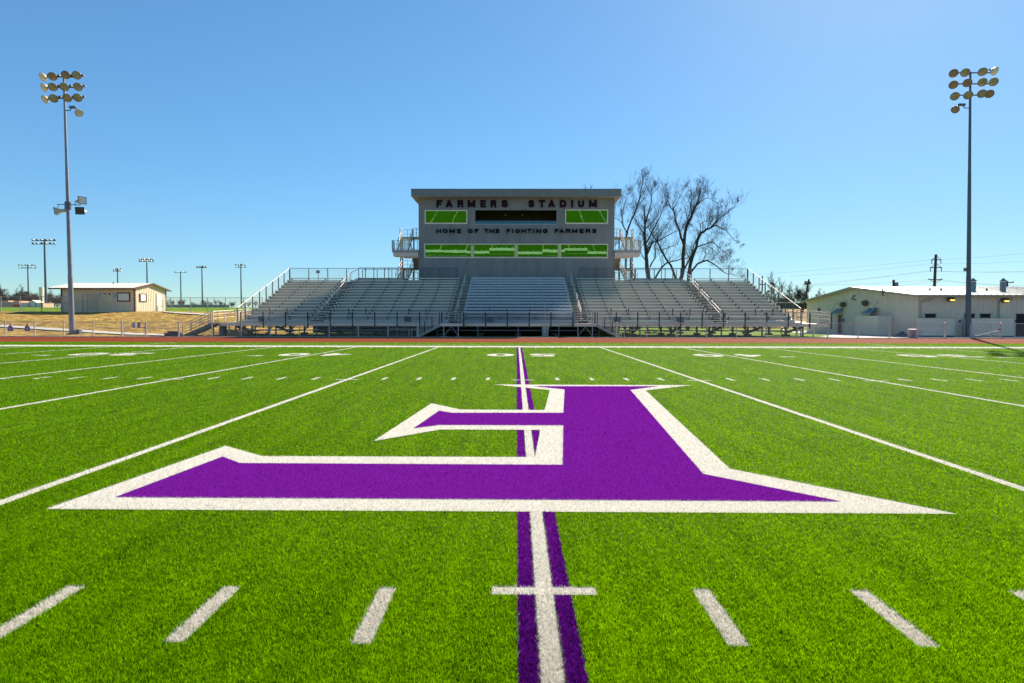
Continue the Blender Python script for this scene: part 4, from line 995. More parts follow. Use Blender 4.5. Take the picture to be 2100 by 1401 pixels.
# ================================================================== TAN SHED (left)
def shed():
    z0 = 2.45; Y = 75.6; xl, xr = PL(127, 620, Y).x, PL(277, 620, Y).x; D = 7.0; skew = .0
    ze = PL(200, 590, Y).z; zr = 6.35; ym = Y+D/2
    t = thing('metal_shed', 'tan metal shed with white roof on top of the dry grass slope', 'shed', ((xl+xr)/2, Y, z0))
    w = MB(); w.box(xl, xr, Y, Y+.1, z0-.5, ze); w.box(xl, xr, Y+D-.1, Y+D, z0-.5, ze)
    for x0, x1 in ((xl, xl+.1), (xr-.1, xr)):
        w.add([(x0, Y+.1, z0-.5), (x0, Y+D-.1, z0-.5), (x0, Y+D-.1, ze), (x0, ym, zr), (x0, Y+.1, ze), (x1, Y+.1, z0-.5), (x1, Y+D-.1, z0-.5), (x1, Y+D-.1, ze), (x1, ym, zr), (x1, Y+.1, ze)],
              [(0,1,2,3,4), (5,9,8,7,6), (0,5,6,1), (1,6,7,2), (2,7,8,3), (3,8,9,4), (4,9,5,0)])
    x = xl+.3
    while x < xr-.2: w.box(x-.045, x+.045, Y-.03, Y-.001, z0-.3, ze-.03); x += .38
    y = Y+.3
    while y < Y+D-.2:
        zt = ze+(zr-ze)*(1-abs(y-ym)/(D/2)); w.box(xr+.001, xr+.035, y-.045, y+.045, z0-.3, zt-.06); y += .38
    w.build('wall', M_tan, t)
    r = MB(); ov = .75; zo = ze-(zr-ze)*ov/(D/2)
    r.hexa([(xl-1.2, Y-ov, zo), (xr+.35, Y-ov, zo), (xr+.35, ym, zr), (xl-1.2, ym, zr)], [(xl-1.2, Y-ov, zo+.08), (xr+.35, Y-ov, zo+.08), (xr+.35, ym, zr+.08), (xl-1.2, ym, zr+.08)])
    r.hexa([(xl-1.2, Y+D+ov, zo), (xr+.35, Y+D+ov, zo), (xr+.35, ym+.001, zr), (xl-1.2, ym+.001, zr)], [(xl-1.2, Y+D+ov, zo+.08), (xr+.35, Y+D+ov, zo+.08), (xr+.35, ym+.001, zr+.08), (xl-1.2, ym+.001, zr+.08)])
    x = xl-1.1
    while x < xr+.3: r.beam((x, Y-ov, zo+.1), (x, ym, zr+.1), .07, .05); x += .42
    ro = r.build('roof', M_wroof, t)
    r = MB(); r.box(xl-1.22, xr+.37, Y-ov-.03, Y-ov-.001, zo-.1, zo+.06)
    for a, b in (((xr+.37, Y-ov, zo+.02), (xr+.37, ym, zr+.02)), ((xr+.37, ym, zr+.02), (xr+.37, Y+D+ov, zo+.02))): r.beam(a, b, .04, .18)
    r.build('trim', M_brown, t).parent = ro
    c = MB(); 
    for x, y in ((xl, Y-.02), (xr, Y-.04), (xr, Y+D-.04)): c.box(x-.09, x+.06, y-.06, y+.1, z0-.4, ze-.02)
    c.build('corner_trim', M_brown, t)
    a0, a1, b0, b1 = R_(240.5, 267, 600, 618.5, Y-.06); f = MB(); f.box(a0, a1, Y-.12, Y-.031, b0, b1); fo = f.build('serving_window', M_brown, t)
    f = MB(); f.box(a0+.14, a1-.14, Y-.14, Y-.121, b0+.14, b1-.14); 
    f.build('shutter', M_white, t).parent = fo
    # gable window and door (on the right end wall)
    def gy(px): 
        d = ray(px, 610); tt = (xr-CAM.x)/d.x; return CAM.y+d.y*tt
    f = MB(); ya, yb = gy(285.5), gy(300); zc = PL(292, 602.5, (ya+yb)/2).z; zd = PL(292, 619, (ya+yb)/2).z; f.box(xr+.036, xr+.1, ya, yb, zd, zc); fo = f.build('end_window', M_brown, t)
    f = MB(); f.box(xr+.101, xr+.13, ya+.15, yb-.35, zd+.1, zc-.1); f.build('shutter', M_white, t).parent = fo
    f = MB(); ya, yb = gy(320.5), gy(331.5); zc = PL(325, 604.5, (ya+yb)/2).z; f.box(xr+.036, xr+.09, ya, yb, z0-.2, zc); fo = f.build('door', M_white, t)
    f = MB(); f.box(xr+.02, xr+.07, ya-.1, ya-.01, z0-.2, zc+.1); f.box(xr+.02, xr+.07, yb+.01, yb+.1, z0-.2, zc+.1); f.build('door_frame', M_tantrim, t).parent = fo
    f = MB(); f.tube((xr+.09, yb-.2, z0+.9), (xr+.17, yb-.2, z0+.9), .05, .05, 6); f.build('handle', M_steel, t).parent = fo
    for px0, px1, py0, py1, mm in ((202, 207, 601, 608, M_signb), (212, 217.5, 601.5, 603, M_dark), (222.5, 226.5, 602, 604.5, M_dark), (231, 237.5, 601, 610.5, M_signb), (235, 243, 590.5, 592, M_dark)):
        a0, a1, b0, b1 = R_(px0, px1, py0, py1, Y-.06); f = MB(); f.box(a0, a1, Y-.07, Y-.031, b0, b1); f.build('wall_notice', mm, t)
    f = MB(); p = PL(233, 578, Y+3); f.tube((p.x, Y+3, zr-.1), (p.x, Y+3, zr+.3), .08, .08, 8); f.build('roof_vent', M_wroof, t).parent = ro
    return Y, xl, xr, z0
SY_, SXL, SXR, SZ = shed()
# small enclosure against the shed front
t = thing('chain_link_enclosure', 'small chain link enclosure with a gate against the shed wall', 'fence', (PL(185, 630, 74).x, 74.3, 2.4)); m = MB()
for px in (168, 170.5, 177.5, 200): p = PL(px, 600, 74.2); m.tube((p.x, 74.2, 2.2), (p.x, 74.2, PL(px, 604, 74.2).z), .05, .05, 6)
for py in (604.5, 619): m.tube((PL(168, py, 74.2).x, 74.2, PL(185, py, 74.2).z), (PL(200, py, 74.2).x, 74.2, PL(185, py, 74.2).z), .04, .04, 6)
m.build('frame', M_galv, t); m = MB(); a0, a1, b0, b1 = R_(178, 200, 605, 636, 74.22); m.add([(a0, 74.25, b0), (a1, 74.25, b0), (a1, 74.25, b1), (a0, 74.25, b1)], [(0,1,2,3)]); m.build('mesh_panel', M_meshd, t)
# tall chain link fence on the crest
def fxc(px, Y): return PL(px, 620, Y).x
fence('crest_fence', 'tall chain link fence on the crest left of the shed', [fxc(p, 74.2) for p in (-80, -38, 2, 42, 84.5, 127, 148)], 74.2, 2.4, 2.0, (4, 5), 'tall fences on the crest', zfun=T, pr=.05, rr=.035, m=M_galv)
fence('crest_fence', 'tall chain link fence on the crest right of the shed, running behind the stand', [fxc(p, 82) for p in (340, 350.5, 390.5, 425.5, 462.5, 500, 538)], 82, 2.6, 2.0, (), 'tall fences on the crest', zfun=T, pr=.05, rr=.03, m=M_galv)

# ================================================================== BEIGE BUILDING (right)
def building():
    Yf = 54.6; xc = PL(1882, 640, Yf).x; ze = PL(1990, 606, Yf).z; D = 19.0; x1 = xc+55; sk = -1.4   # end wall leans back to the left
    zr = 5.15; ym = Yf+D/2
    t = thing('field_house', 'long low beige metal clad building with white roof at the right edge', 'building', (xc, Yf, 0))
    def ex(y): return xc+sk*(y-Yf)/D
    w = MB(); w.box(xc, x1, Yf, Yf+.15, -.1, ze)
    x = xc+.4
    while x < x1: w.box(x-.02, x+.02, Yf-.022, Yf-.001, .02, ze-.05); x += .45
    w.build('front_wall', M_tan2, t)
    w = MB(); w.add([(ex(Yf), Yf, -.1), (ex(Yf+D), Yf+D, -.1), (ex(Yf+D), Yf+D, ze), (ex(ym), ym, zr), (ex(Yf), Yf, ze)]+[(ex(Yf)+.2, Yf+.15, -.1), (ex(Yf+D)+.2, Yf+D, -.1), (ex(Yf+D)+.2, Yf+D, ze), (ex(ym)+.2, ym, zr), (ex(Yf)+.2, Yf+.15, ze)],
              [(0,1,2,3,4), (5,9,8,7,6), (0,5,6,1), (1,6,7,2), (2,7,8,3), (3,8,9,4), (4,9,5,0)])
    y = Yf+.4
    while y < Yf+D:
        zt = ze+(zr-ze)*(1-abs(y-ym)/(D/2)); w.box(ex(y)-.022, ex(y)-.001, y-.03, y+.03, .02, zt-.06); y += .55
    w.build('end_wall', M_tan2, t)
    w = MB(); w.box(ex(Yf+D), x1, Yf+D, Yf+D+.15, -.1, ze); w.build('rear_wall', M_tan2, t)
    r = MB(); ov = .5; zo = ze-(zr-ze)*ov/(D/2)
    def slab(mb, ya, za, yb, zb, dz=.1): mb.hexa([(ex(ya)-.5, ya, za), (x1+.4, ya, za), (x1+.4, yb, zb), (ex(yb)-.5, yb, zb)], [(ex(ya)-.5, ya, za+dz), (x1+.4, ya, za+dz), (x1+.4, yb, zb+dz), (ex(yb)-.5, yb, zb+dz)])
    slab(r, Yf-ov, zo+.02, ym-.001, zr+.02); slab(r, ym+.001, zr+.02, Yf+D+ov, zo+.02)
    x = xc
    while x < x1: r.beam((x, Yf-ov, zo+.14), (x, ym, zr+.14), .06, .05); x += .6
    ro = r.build('roof', M_wroof, t)
    r = MB(); r.box(ex(Yf)-.5, x1+.4, Yf-ov-.13, Yf-ov-.001, zo-.08, zo+.1)
    for a, b in (((ex(Yf)-.53, Yf-ov, zo), (ex(ym)-.53, ym, zr)), ((ex(ym)-.53, ym, zr), (ex(Yf+D)-.53, Yf+D+ov, zo))): r.beam(a, b, .05, .24)
    r.build('gutter', M_tantrim, t).parent = ro
    # downspouts
    for px in (1885.5, 2047): 
        xx = PL(px, 640, Yf).x; d_ = 1; m = MB(); m.path([(xx+1.0, Yf-.5, ze-.25), (xx+.75, Yf-.35, ze-.45), (xx, Yf-.12, ze-.6), (xx, Yf-.12, 0)], .06, 8); m.build('downspout', M_tantrim, t)
    # openings along the front
    for px0, px1, py0, py1 in ((1897.5, 1918.5, 645, 652.5), (1977.5, 1998, 645, 690.5), (2010.5, 2031, 645, 652), (2083.5, 2103, 645, 690.5)):
        a0, a1, b0, b1 = R_(px0, px1, py0, py1, Yf-.02)
        if py1 < 660: b0 = .02
        m = MB(); m.box(a0, a1, Yf-.035, Yf-.023, max(b0, .02), b1); dn = m.build('doorway', M_dark, t)
        m = MB(); m.box(a0-.06, a1+.06, Yf-.06, Yf-.023, b1+.001, b1+.08); m.build('lintel', M_brown, t).parent = dn
    for px0, px1 in ((1891, 1957), (1991.5, 2078)):
        a0, a1 = PL(px0, 670, Yf-1.2).x, PL(px1, 670, Yf-1.2).x; zt = PL(1990, 653, Yf-1.2).z; m = MB(); m.box(a0, a1, Yf-1.3, Yf-1.15, .12, zt); m.box(a0, a0+.12, Yf-1.15, Yf-.3, .12, zt); pw = m.build('screen_wall', M_beige, t)
        m = MB(); m.box(a0-.02, a1+.02, Yf-1.33, Yf-1.12, zt+.001, zt+.05); m.build('cap', M_tantrim, t).parent = pw
        m = MB(); m.box(a0, a1-.02, Yf-1.28, Yf-1.17, .0, .118); m.build('base', M_dark, t).parent = pw
    for px, py in ((1952, 614), (2063, 616)):
        p = PL(px, py, Yf-.3); m = MB(); m.lathe((p.x-.33, Yf-.2, p.z), (1, 0, 0), [(0, .12), (.08, .2), (.58, .2), (.66, .12)], 10); wl_ = m.build('wall_lamp', M_lens0, t, True)
        m = MB(); m.box(p.x-.22, p.x+.22, Yf-.42, Yf-.401, p.z-.14, p.z-.02)
        e_ = bpy.data.materials.get('lamp_glow')
        if not e_:
            e_ = bpy.data.materials.new('lamp_glow'); e_.use_nodes = True; bb = e_.node_tree.nodes['Principled BSDF']; bb.inputs['Base Color'].default_value = (.7, .5, .1, 1); bb.inputs['Emission Color'].default_value = (1, .65, .1, 1); bb.inputs['Emission Strength'].default_value = .9
        m.build('bulb_glass', e_, t).parent = wl_
    for px in (1968.5, 2081.3):
        a0, a1, b0, b1 = R_(px-2.5, px+2.5, 657, 661, Yf-.04); m = MB(); m.box(a0, a1, Yf-.04, Yf-.023, b0, b1); m.build('wall_plate', M_blue, t)
    # end wall fittings: pixel -> point on the end wall
    def E_(px, py):
        d = ray(px, py); n = Vector((1, -sk/D, 0)); tt = (Vector((xc, Yf, 0))-CAM).dot(n)/d.dot(n); return CAM+d*tt
    def door(pl, pr_, ptop, mm, nm):
        a, b = E_(pl, ptop), E_(pr_, ptop); y0, y1 = min(a.y, b.y), max(a.y, b.y); zt = (a.z+b.z)/2; m = MB(); m.box(ex(y0)-.07, ex(y0)-.04, y0, y1, .02, zt); dd = m.build(nm, mm, t)
        m = MB(); m.box(ex(y0)-.08, ex(y0)-.03, y0-.12, y0-.005, .02, zt+.1); m.box(ex(y0)-.08, ex(y0)-.03, y1+.005, y1+.12, .02, zt+.1); m.build('door_frame', M_tantrim, t).parent = dd
        # awning with two stays
        m = MB(); xa = ex(y0)-.05; m.hexa([(xa-.8, y0-.3, zt+.1), (xa-.8, y1+.3, zt+.1), (xa-.8, y1+.3, zt+.16), (xa-.8, y0-.3, zt+.16)], [(xa, y0-.3, zt+.7), (xa, y1+.3, zt+.7), (xa, y1+.3, zt+.76), (xa, y0-.3, zt+.76)]); aw = m.build('awning', M_awn, t)
        m = MB(); [m.tube((xa-.75, yy, zt+.2), (xa, yy, zt+1.5), .025, .025, 5) for yy in (y0-.4, y1+.4)]; m.box(xa-.83, xa-.801, y0-.3, y1+.3, zt+.03, zt+.18); m.build('awning_stay', M_tantrim, t).parent = aw
    door(1719, 1727, 646, M_door, 'door'); door(1785, 1796.5, 646, M_dark, 'dark_doorway')
    for px, py in ((1732, 622), (1777.5, 619)):
        p = E_(px, py); m = MB(); m.lathe((p.x-.02, p.y, p.z), (-.8, -.35, -.5), [(0, .14), (.15, .3), (.42, .34), (.44, .26)], 10); m.build('wall_floodlight', M_lens0, t, True)
    p = E_(1750.5, 611); m = MB(); m.tube((p.x-.03, p.y-.3, p.z+.3), (p.x-.25, p.y, p.z-.1), .06, .04, 6); m.tube((p.x-.25, p.y, p.z-.1), (p.x-.05, p.y-.55, p.z-.25), .05, .06, 6); m.build('bracket', M_brown, t)
    p = E_(1680, 637); m = MB(); m.box(p.x-.1, p.x-.02, p.y-.25, p.y+.25, p.z-.3, p.z+.3); m.build('meter_box', M_steel, t)
    p = E_(1730, 657); m = MB(); m.box(p.x-.06, p.x-.025, p.y-.2, p.y+.2, p.z-.15, p.z+.15); m.build('wall_plate', M_blue, t)
    # screen wall off the end
    y0, y1 = 57.9, 62.0; m = MB(); xx = ex(y0)-1.6; m.box(xx, xx+.15, y0, y1, .05, 2.0); m.box(xx+.15, ex(y0)-.05, y0, y0+.15, .05, 2.0); m.build('screen_wall', M_beige, t)
    # roof fittings
    for px in (1995, 2056.5):
        p = PL(px, 596, Yf+3.4); zb = PL(px, 596.5, Yf+3.4).z; zt = PL(px, 577, Yf+3.4).z; m = MB(); r_ = .26
        m.lathe((p.x, Yf+3.4, zb-.4), (0, 0, 1), [(0, r_), (zt-zb+.35, r_)], 14); cu = m.build('roof_ventilator', M_vent, ro, True); cu.parent = ro
        m = MB(); m.lathe((p.x, Yf+3.4, zt), (0, 0, 1), [(0, r_*1.05), (.03, r_*1.35), (.32, .03)], 14); m.build('ventilator_cap', M_vent, ro)
        m = MB(); m.lathe((p.x, Yf+3.4, zt-.06), (0, 0, 1), [(0, r_*1.02), (.05, r_*1.02)], 14); m.build('ventilator_band', M_white, ro)
    for px in (1810.5, 1907, 1930, 2023.5): p = PL(px, 594, Yf+4); m = MB(); m.tube((p.x, Yf+4, ze+.1), (p.x, Yf+4, PL(px, 591.5, Yf+4).z), .07, .09, 8); m.build('roof_pipe', M_steel, ro)
building()

# ================================================================== UTILITY POLES AND WIRES
def upole(px0, py0, px1, py1, Y, r, arms, label, extras=()):
    a, b = PL(px0, py0, Y), PL(px1, py1, Y); t = thing('utility_pole', label, 'utility pole', (a.x, Y, T(a.x, Y)), 'wooden utility poles')
    d = (b-a).normalized(); gnd = a-d*((a.z-T(a.x, Y))/max(.3, d.z)); k = MB(); k.tube(gnd, b, r*1.2, r, 10); k.build('wooden_pole', M_wood, t, True)
    sc = (Y-CAM.y)/F_PX
    for py, hw, up in arms:
        z = PL(px1, py, Y).z; q = (z-a.z)/(b.z-a.z); c = a.lerp(b, q); k = MB(); k.beam((c.x-hw*sc, Y-.2, z), (c.x+hw*sc, Y-.2, z), .14, .16)
        if up: [k.tube((c.x+s*hw*.9*sc, Y-.2, z), (c.x, Y-.2, z+up*sc), .05, .05, 5) for s in (-1, 1)]
        ar = k.build('crossarm', M_wood, t); k = MB()
        for s in (-1, 1): k.tube((c.x+s*hw*.93*sc, Y-.2, z-.05), (c.x+s*hw*.93*sc, Y-.2, z-(.9 if up > 0 else -.25)), .09, .07, 6)
        k.build('insulator', M_steel, ar).parent = ar
    for (dx, py, r2) in extras:
        z = PL(px1, py, Y).z; q = (z-a.z)/(b.z-a.z); c = a.lerp(b, q); k = MB(); k.tube((c.x+dx*sc, Y-.4, z-.5*r2), (c.x+dx*sc, Y-.4, z+.5*r2), r2*.35, r2*.35, 10); k.tube((c.x, Y-.2, z), (c.x+dx*sc, Y-.4, z), .05, .05, 5); k.build('transformer', M_steel, t)
    return a, b
upole(1916, 594, 1919.5, 522, 125, .24, ((533, 10, 8), (549, 12, 8), (573.5, 14, -7), (589, 6, 0)), 'tall wooden utility pole with four crossarms behind the beige building')
upole(1650.5, 616, 1659, 573, 110, .17, (), 'leaning wooden utility pole between stand and beige building', extras=((-7, 581, .7), (1.5, 581, .5)))
upole(1833.3, 594, 1832.6, 574, 105, .2, (), 'short pole top with equipment showing over the beige roof ridge', extras=((2.3, 585, .9),))
upole(2065.3, 594, 2065.3, 576.5, 110, .17, ((579.5, 11, 0),), 'pole top with one crossarm showing behind the rightmost roof ventilator')
upole(1563, 640, 1563.2, 566, 120, .12, ((584, 5, 0),), 'thin pole with small crossarm behind the right end of the stand')
wl = thing('power_lines', 'thin power lines strung across the pale sky at right', 'power lines', (90, 125, 20))
for (x0, y0, x1, y1, x2, y2) in ((1500, 566, 1911, 533, 2130, 516), (1620, 567, 1908, 541, 2130, 534), (1480, 606, 1907, 555, 2130, 557), (1480, 598, 1908, 556.5, 2130, 555), (1660, 585, 1905, 574, 2130, 586), (1700, 600, 1932, 574, 2130, 590)):
    k = MB()
    for (ax, ay, bx_, by) in ((x0, y0, x1, y1), (x1, y1, x2, y2)):
        pts = []
        for i in range(13):
            q = i/12; pts.append(PL(ax+(bx_-ax)*q, ay+(by-ay)*q+4*3*q*(1-q)*.8, 125))
        k.path(pts, .015, 4)
    k.build('wire', M_wire, wl)

# ================================================================== TREES
def branch(mb, p, d, L, r, lev, rr, gl, curl=.25, droop=0.0):
    """one wandering limb with side shoots"""
    n = 5 if lev > 1 else 3; pts = [p]; rad = [r]; dirs = [d]
    for i in range(n):
        d = (d+Vector((rr.uniform(-1, 1), rr.uniform(-1, 1), rr.uniform(-.6, 1)))*curl*.5+Vector((0, 0, .06-droop*i*.1))).normalized()
        p = p+d*L/n; pts.append(p); rad.append(max(gl, r*(1-.75*(i+1)/n))); dirs.append(d)
    ns = 5 if r > .08 else 3
    for i in range(n): mb.tube(pts[i], pts[i+1], rad[i], rad[i+1], ns, cap=False)
    if lev > 0:
        k = {4: 6, 3: 5, 2: 5, 1: 5}[lev]
        for j in range(k):
            q = (.25+.75*(j+rr.random())/k)*n; i = min(n-1, int(q)); c = pts[i].lerp(pts[i+1], q-i)
            side = Vector((rr.uniform(-1, 1), rr.uniform(-1, 1), rr.uniform(-.3, .9))).normalized(); nd = (dirs[i]*.75+side*.85).normalized()
            branch(mb, c, nd, L*rr.uniform(.38, .62), rad[i]*.55, lev-1, rr, gl, curl)
def zt(x, y, Y, dy=0): p = PL(1240+x/5.39, 340+y/5.39, Y); return Vector((p.x, Y+dy, p.z))
def big_tree(limbs, Y, seed, label, gl=.0085, dens=2.0):
    rr = random.Random(seed); base = zt(*limbs[0][0][0], Y); b = (base.x, Y, T(base.x, Y)); t = thing('bare_tree', label, 'tree', b, 'large bare trees behind the stand')
    tk = MB(); cr = MB()
    for li, (pts, r0, r1) in enumerate(limbs):
        dy0 = rr.uniform(-1.5, 1.5) if li else 0; P_ = []
        for i, q in enumerate(pts): P_.append(zt(q[0], q[1], Y, dy0*i/(len(pts)-1)*1.6))
        if li == 0 or r0 > .22: P_.insert(0, Vector((P_[0].x+(.0), Y, b[2]-.2)))
        n = len(P_)-1; rads = [r0+(r1-r0)*i/n for i in range(n+1)]
        # densify so limbs wander
        pts2 = [P_[0]]; rad2 = [rads[0]]
        for i in range(n):
            for f in (.5, 1): pts2.append(P_[i].lerp(P_[i+1], f)+Vector((rr.uniform(-1, 1), rr.uniform(-1, 1), rr.uniform(-1, 1)))*(.12 if f < 1 else 0)); rad2.append(rads[i]+(rads[i+1]-rads[i])*f)
        for i in range(len(pts2)-1): tk.tube(pts2[i], pts2[i+1], rad2[i], rad2[i+1], 8, cap=False)
        start = .45 if (li == 0 or r0 > .22) else .15
        m_ = len(pts2)-1; cnt = int(m_*dens*1.0)
        for j in range(cnt):
            q = (start+(1-start)*(j+rr.random())/cnt)*m_; i = min(m_-1, int(q)); c = pts2[i].lerp(pts2[i+1], q-i); dr = (pts2[i+1]-pts2[i]).normalized()
            side = Vector((rr.uniform(-1, 1), rr.uniform(-1, 1), rr.uniform(-.2, 1))).normalized()
            branch(cr, c, (dr*.7+side*.9).normalized(), rr.uniform(.9, 2.7)*(1.1 if q/m_ < .8 else .7), max(gl*1.6, rad2[i]*.30), 2, rr, gl, .45)
        branch(cr, pts2[-1], (pts2[-1]-pts2[-2]).normalized(), 1.1, rad2[-1]*.8, 3, rr, gl, .35)
    tk.build('trunk', M_bark, t, True); cr.build('crown', M_twig, t)
big_tree([([(240,770),(252,715),(295,600),(350,470),(398,330),(418,200),(430,120)], .20, .035), ([(245,740),(205,640),(200,500),(200,370)], .11, .03), ([(205,650),(150,580),(110,540)], .06, .02), ([(350,470),(420,380),(500,290)], .07, .02), ([(200,500),(240,380),(270,300)], .05, .02)], 96, 21, 'slender bare tree right beside the press box, tallest of the group')
big_tree([([(488,1250),(465,1060),(450,880),(445,700),(440,520)], .42, .10), ([(455,860),(520,720),(580,600),(640,430)], .14, .03), ([(450,780),(385,640),(330,480)], .13, .03), ([(450,650),(500,480),(535,350),(560,260)], .12, .03),
          ([(462,1000),(520,860),(600,830),(760,740),(820,720)], .13, .025), ([(460,1060),(400,960),(370,900)], .09, .02), ([(500,1120),(560,1020),(560,880),(620,760),(700,640)], .12, .03), ([(445,700),(500,640),(600,520)], .08, .02)], 92, 5, 'thick trunked bare tree with dense upright crown, second from the press box')
big_tree([([(830,1290),(868,1110),(880,850),(900,680),(958,570),(1000,460),(1040,340),(1065,250)], .34, .05), ([(870,860),(822,710),(772,600),(750,500),(700,440)], .17, .06), ([(750,500),(800,400),(860,290)], .06, .02), ([(958,570),(922,450),(915,400)], .08, .05),
          ([(1000,460),(1090,380),(1180,330),(1290,370)], .09, .02), ([(790,1270),(740,1100),(645,930),(560,770),(500,650)], .23, .05), ([(640,930),(780,880),(850,760)], .06, .02), ([(560,1240),(650,1110),(760,1050),(880,1020),(960,1010)], .15, .04), ([(700,440),(670,380),(660,300)], .05, .02)], 86, 8,
         'wide bare tree of several trunks behind the right inner seating block')
big_tree([([(925,1290),(950,1080),(1012,905),(1060,745),(1120,705),(1170,688),(1240,662),(1340,712),(1445,830)], .30, .03), ([(1170,685),(1250,600),(1330,530),(1390,470)], .08, .02), ([(1012,905),(1110,870),(1190,850),(1280,940),(1370,1025)], .10, .02), ([(1130,890),(1200,960),(1245,1030)], .05, .02),
          ([(940,1195),(1030,1085),(1140,1045),(1250,1100),(1370,1190),(1480,1215)], .16, .02), ([(860,1230),(900,1100),(960,970),(1000,830)], .14, .06), ([(1140,1045),(1220,1050),(1300,1120)], .05, .015), ([(1060,745),(1040,650),(1120,590),(1180,560)], .06, .02)], 84, 13,
         'bare tree arching far out to the right behind the stand')
# small variants for the far tree line
def small_tree(seed, H, m, name, lab, bushy=False):
    rr = random.Random(seed); t = thing(name, lab, 'tree', (0, -300-seed*10, 0)); o = Vector((0, -300-seed*10, 0)); tk = MB(); cr = MB()
    n = 5 if bushy else 3; tk.tube(o-Vector((0, 0, .5)), o+Vector((.2, 0, H*.3)), H*.028, H*.02, 7)
    for i in range(n):
        a = rr.random()*6.28; d = Vector((math.cos(a)*.6, math.sin(a)*.6, 1)).normalized(); branch(cr, o+Vector((.2*rr.random(), 0, H*(.08 if bushy else .28))), d, H*rr.uniform(.5, .75), H*.014, 4 if not bushy else 4, rr, H*.0022, .5)
    tk.build('trunk', M_bark, t); cr.build('crown', m, t); return t
protos = [small_tree(1, 8, M_twig, 'bare_tree', 'x'), small_tree(2, 7, M_twig2, 'bare_tree', 'x', True), small_tree(3, 7, M_twig, 'bare_tree', 'x', True), small_tree(4, 6, M_twig2, 'bare_tree', 'x', True)]
rr = random.Random(4); cnt = 0
def far_tree(px, Y, h, k, lab):
    global cnt
    p = PL(px, 630, Y); b = (p.x, Y, T(p.x, Y)-.2); pr = protos[k]; H0 = (8, 7, 7, 6)[k]
    o = dup(pr, b, lab, rr.random()*6.28, h/F_PX*(Y-CAM.y)/H0*1.15); o['group'] = 'bare trees of the far tree line'; cnt += 1
for i in range(30): far_tree(-30+6.2*i+rr.uniform(-4, 4), rr.uniform(230, 290), rr.uniform(17, 27), rr.choice((1, 1, 2, 3)), 'brown leafless tree in the far wood behind the brick building left of the shed')
far_tree(2, 225, 33, 0, 'tall thin bare tree at the extreme left edge'); far_tree(38, 240, 29, 0, 'rounded pale bare tree behind the brick building')
for i in range(16): far_tree(340+13*i+rr.uniform(-5, 5), rr.uniform(330, 420), rr.uniform(7, 14), rr.choice((0, 1, 2, 3)), 'small leafless tree in the far line between shed and stand')
for i in range(15): far_tree(1540+12*i+rr.uniform(-4, 4), rr.uniform(190, 240), rr.uniform(16, 27), rr.choice((0, 2, 2, 1)), 'leafless tree in the row between stand and beige building')
far_tree(1597, 170, 46, 0, 'taller rounded bare tree just right of the stand rail'); far_tree(1632, 165, 34, 0, 'bare tree left of the leaning pole'); far_tree(1646, 168, 36, 2, 'bushy bare tree under the leaning pole')
far_tree(1202, 110, 40, 0, 'bare tree top just peeping above the press box roof')
bpy.context.view_layer.update()
# the twig tips over the press box roof belong to a tall tree behind it
o = [q for q in COL.objects if q.get('label', '').startswith('bare tree top just')][0]; p = PL(1198, 378, 108); o.location = (p.x, 108, T(p.x, 108)-.2); s_ = (p.z-o.location.z)/8.0*.66; o.scale = (s_*.7, s_*.7, s_)
for pr in protos:                                        # the patterns themselves stand in the row too
    k = protos.index(pr); px = (95, 118, 1575, 452)[k]; Y = (300, 280, 205, 380)[k]; h = (24, 20, 24, 12)[k]; p = PL(px, 630, Y); pr.location = (p.x, Y, T(p.x, Y)-.2); s_ = h/F_PX*(Y-CAM.y)/(8, 7, 7, 6)[k]*1.15; pr.scale = (s_,)*3
    pr['group'] = 'bare trees of the far tree line'; pr['label'] = ('brown leafless tree in the far wood behind the brick building left of the shed', 'brown leafless tree in the far wood behind the brick building left of the shed', 'leafless tree in the row between stand and beige building', 'small leafless tree in the far line between shed and stand')[k]
# evergreen bush at the far line
def bush(px, Y, w_, h_, lab, seed):
    rr = random.Random(seed); p = PL(px, 630, Y); z = T(p.x, Y); t = thing('evergreen_bush', lab, 'bush', (p.x, Y, z)); m = MB()
    for i in range(1400):
        a, b = rr.random()*6.28, rr.random(); rad = (rr.random()**.4)*(.75+.25*math.sin(3*a+seed)); zz_ = z+h_*(.1+.9*b); ww = w_*math.sin(math.pi*min(.97, .2+b*.75))*rad
        c = Vector((p.x+math.cos(a)*ww, Y+math.sin(a)*ww, zz_)); s_ = w_*.09; u = Vector((rr.uniform(-1, 1), rr.uniform(-1, 1), rr.uniform(-1, 1)))*s_; v = Vector((rr.uniform(-1, 1), rr.uniform(-1, 1), rr.uniform(-1, 1)))*s_
        m.add([c, c+u, c+u+v], [(0, 1, 2)])
    m.build('foliage', M_leaf, t); m = MB(); m.tube((p.x, Y, z-.2), (p.x, Y, z+h_*.4), .25, .15, 7); m.build('stem', M_bark, t)
bush(416, 330, 2.2, 4.2, 'small dark evergreen at the foot of a distant light pole', 2); bush(1575, 185, 2.4, 5.5, 'dark evergreen bush behind the right end of the stand', 3)

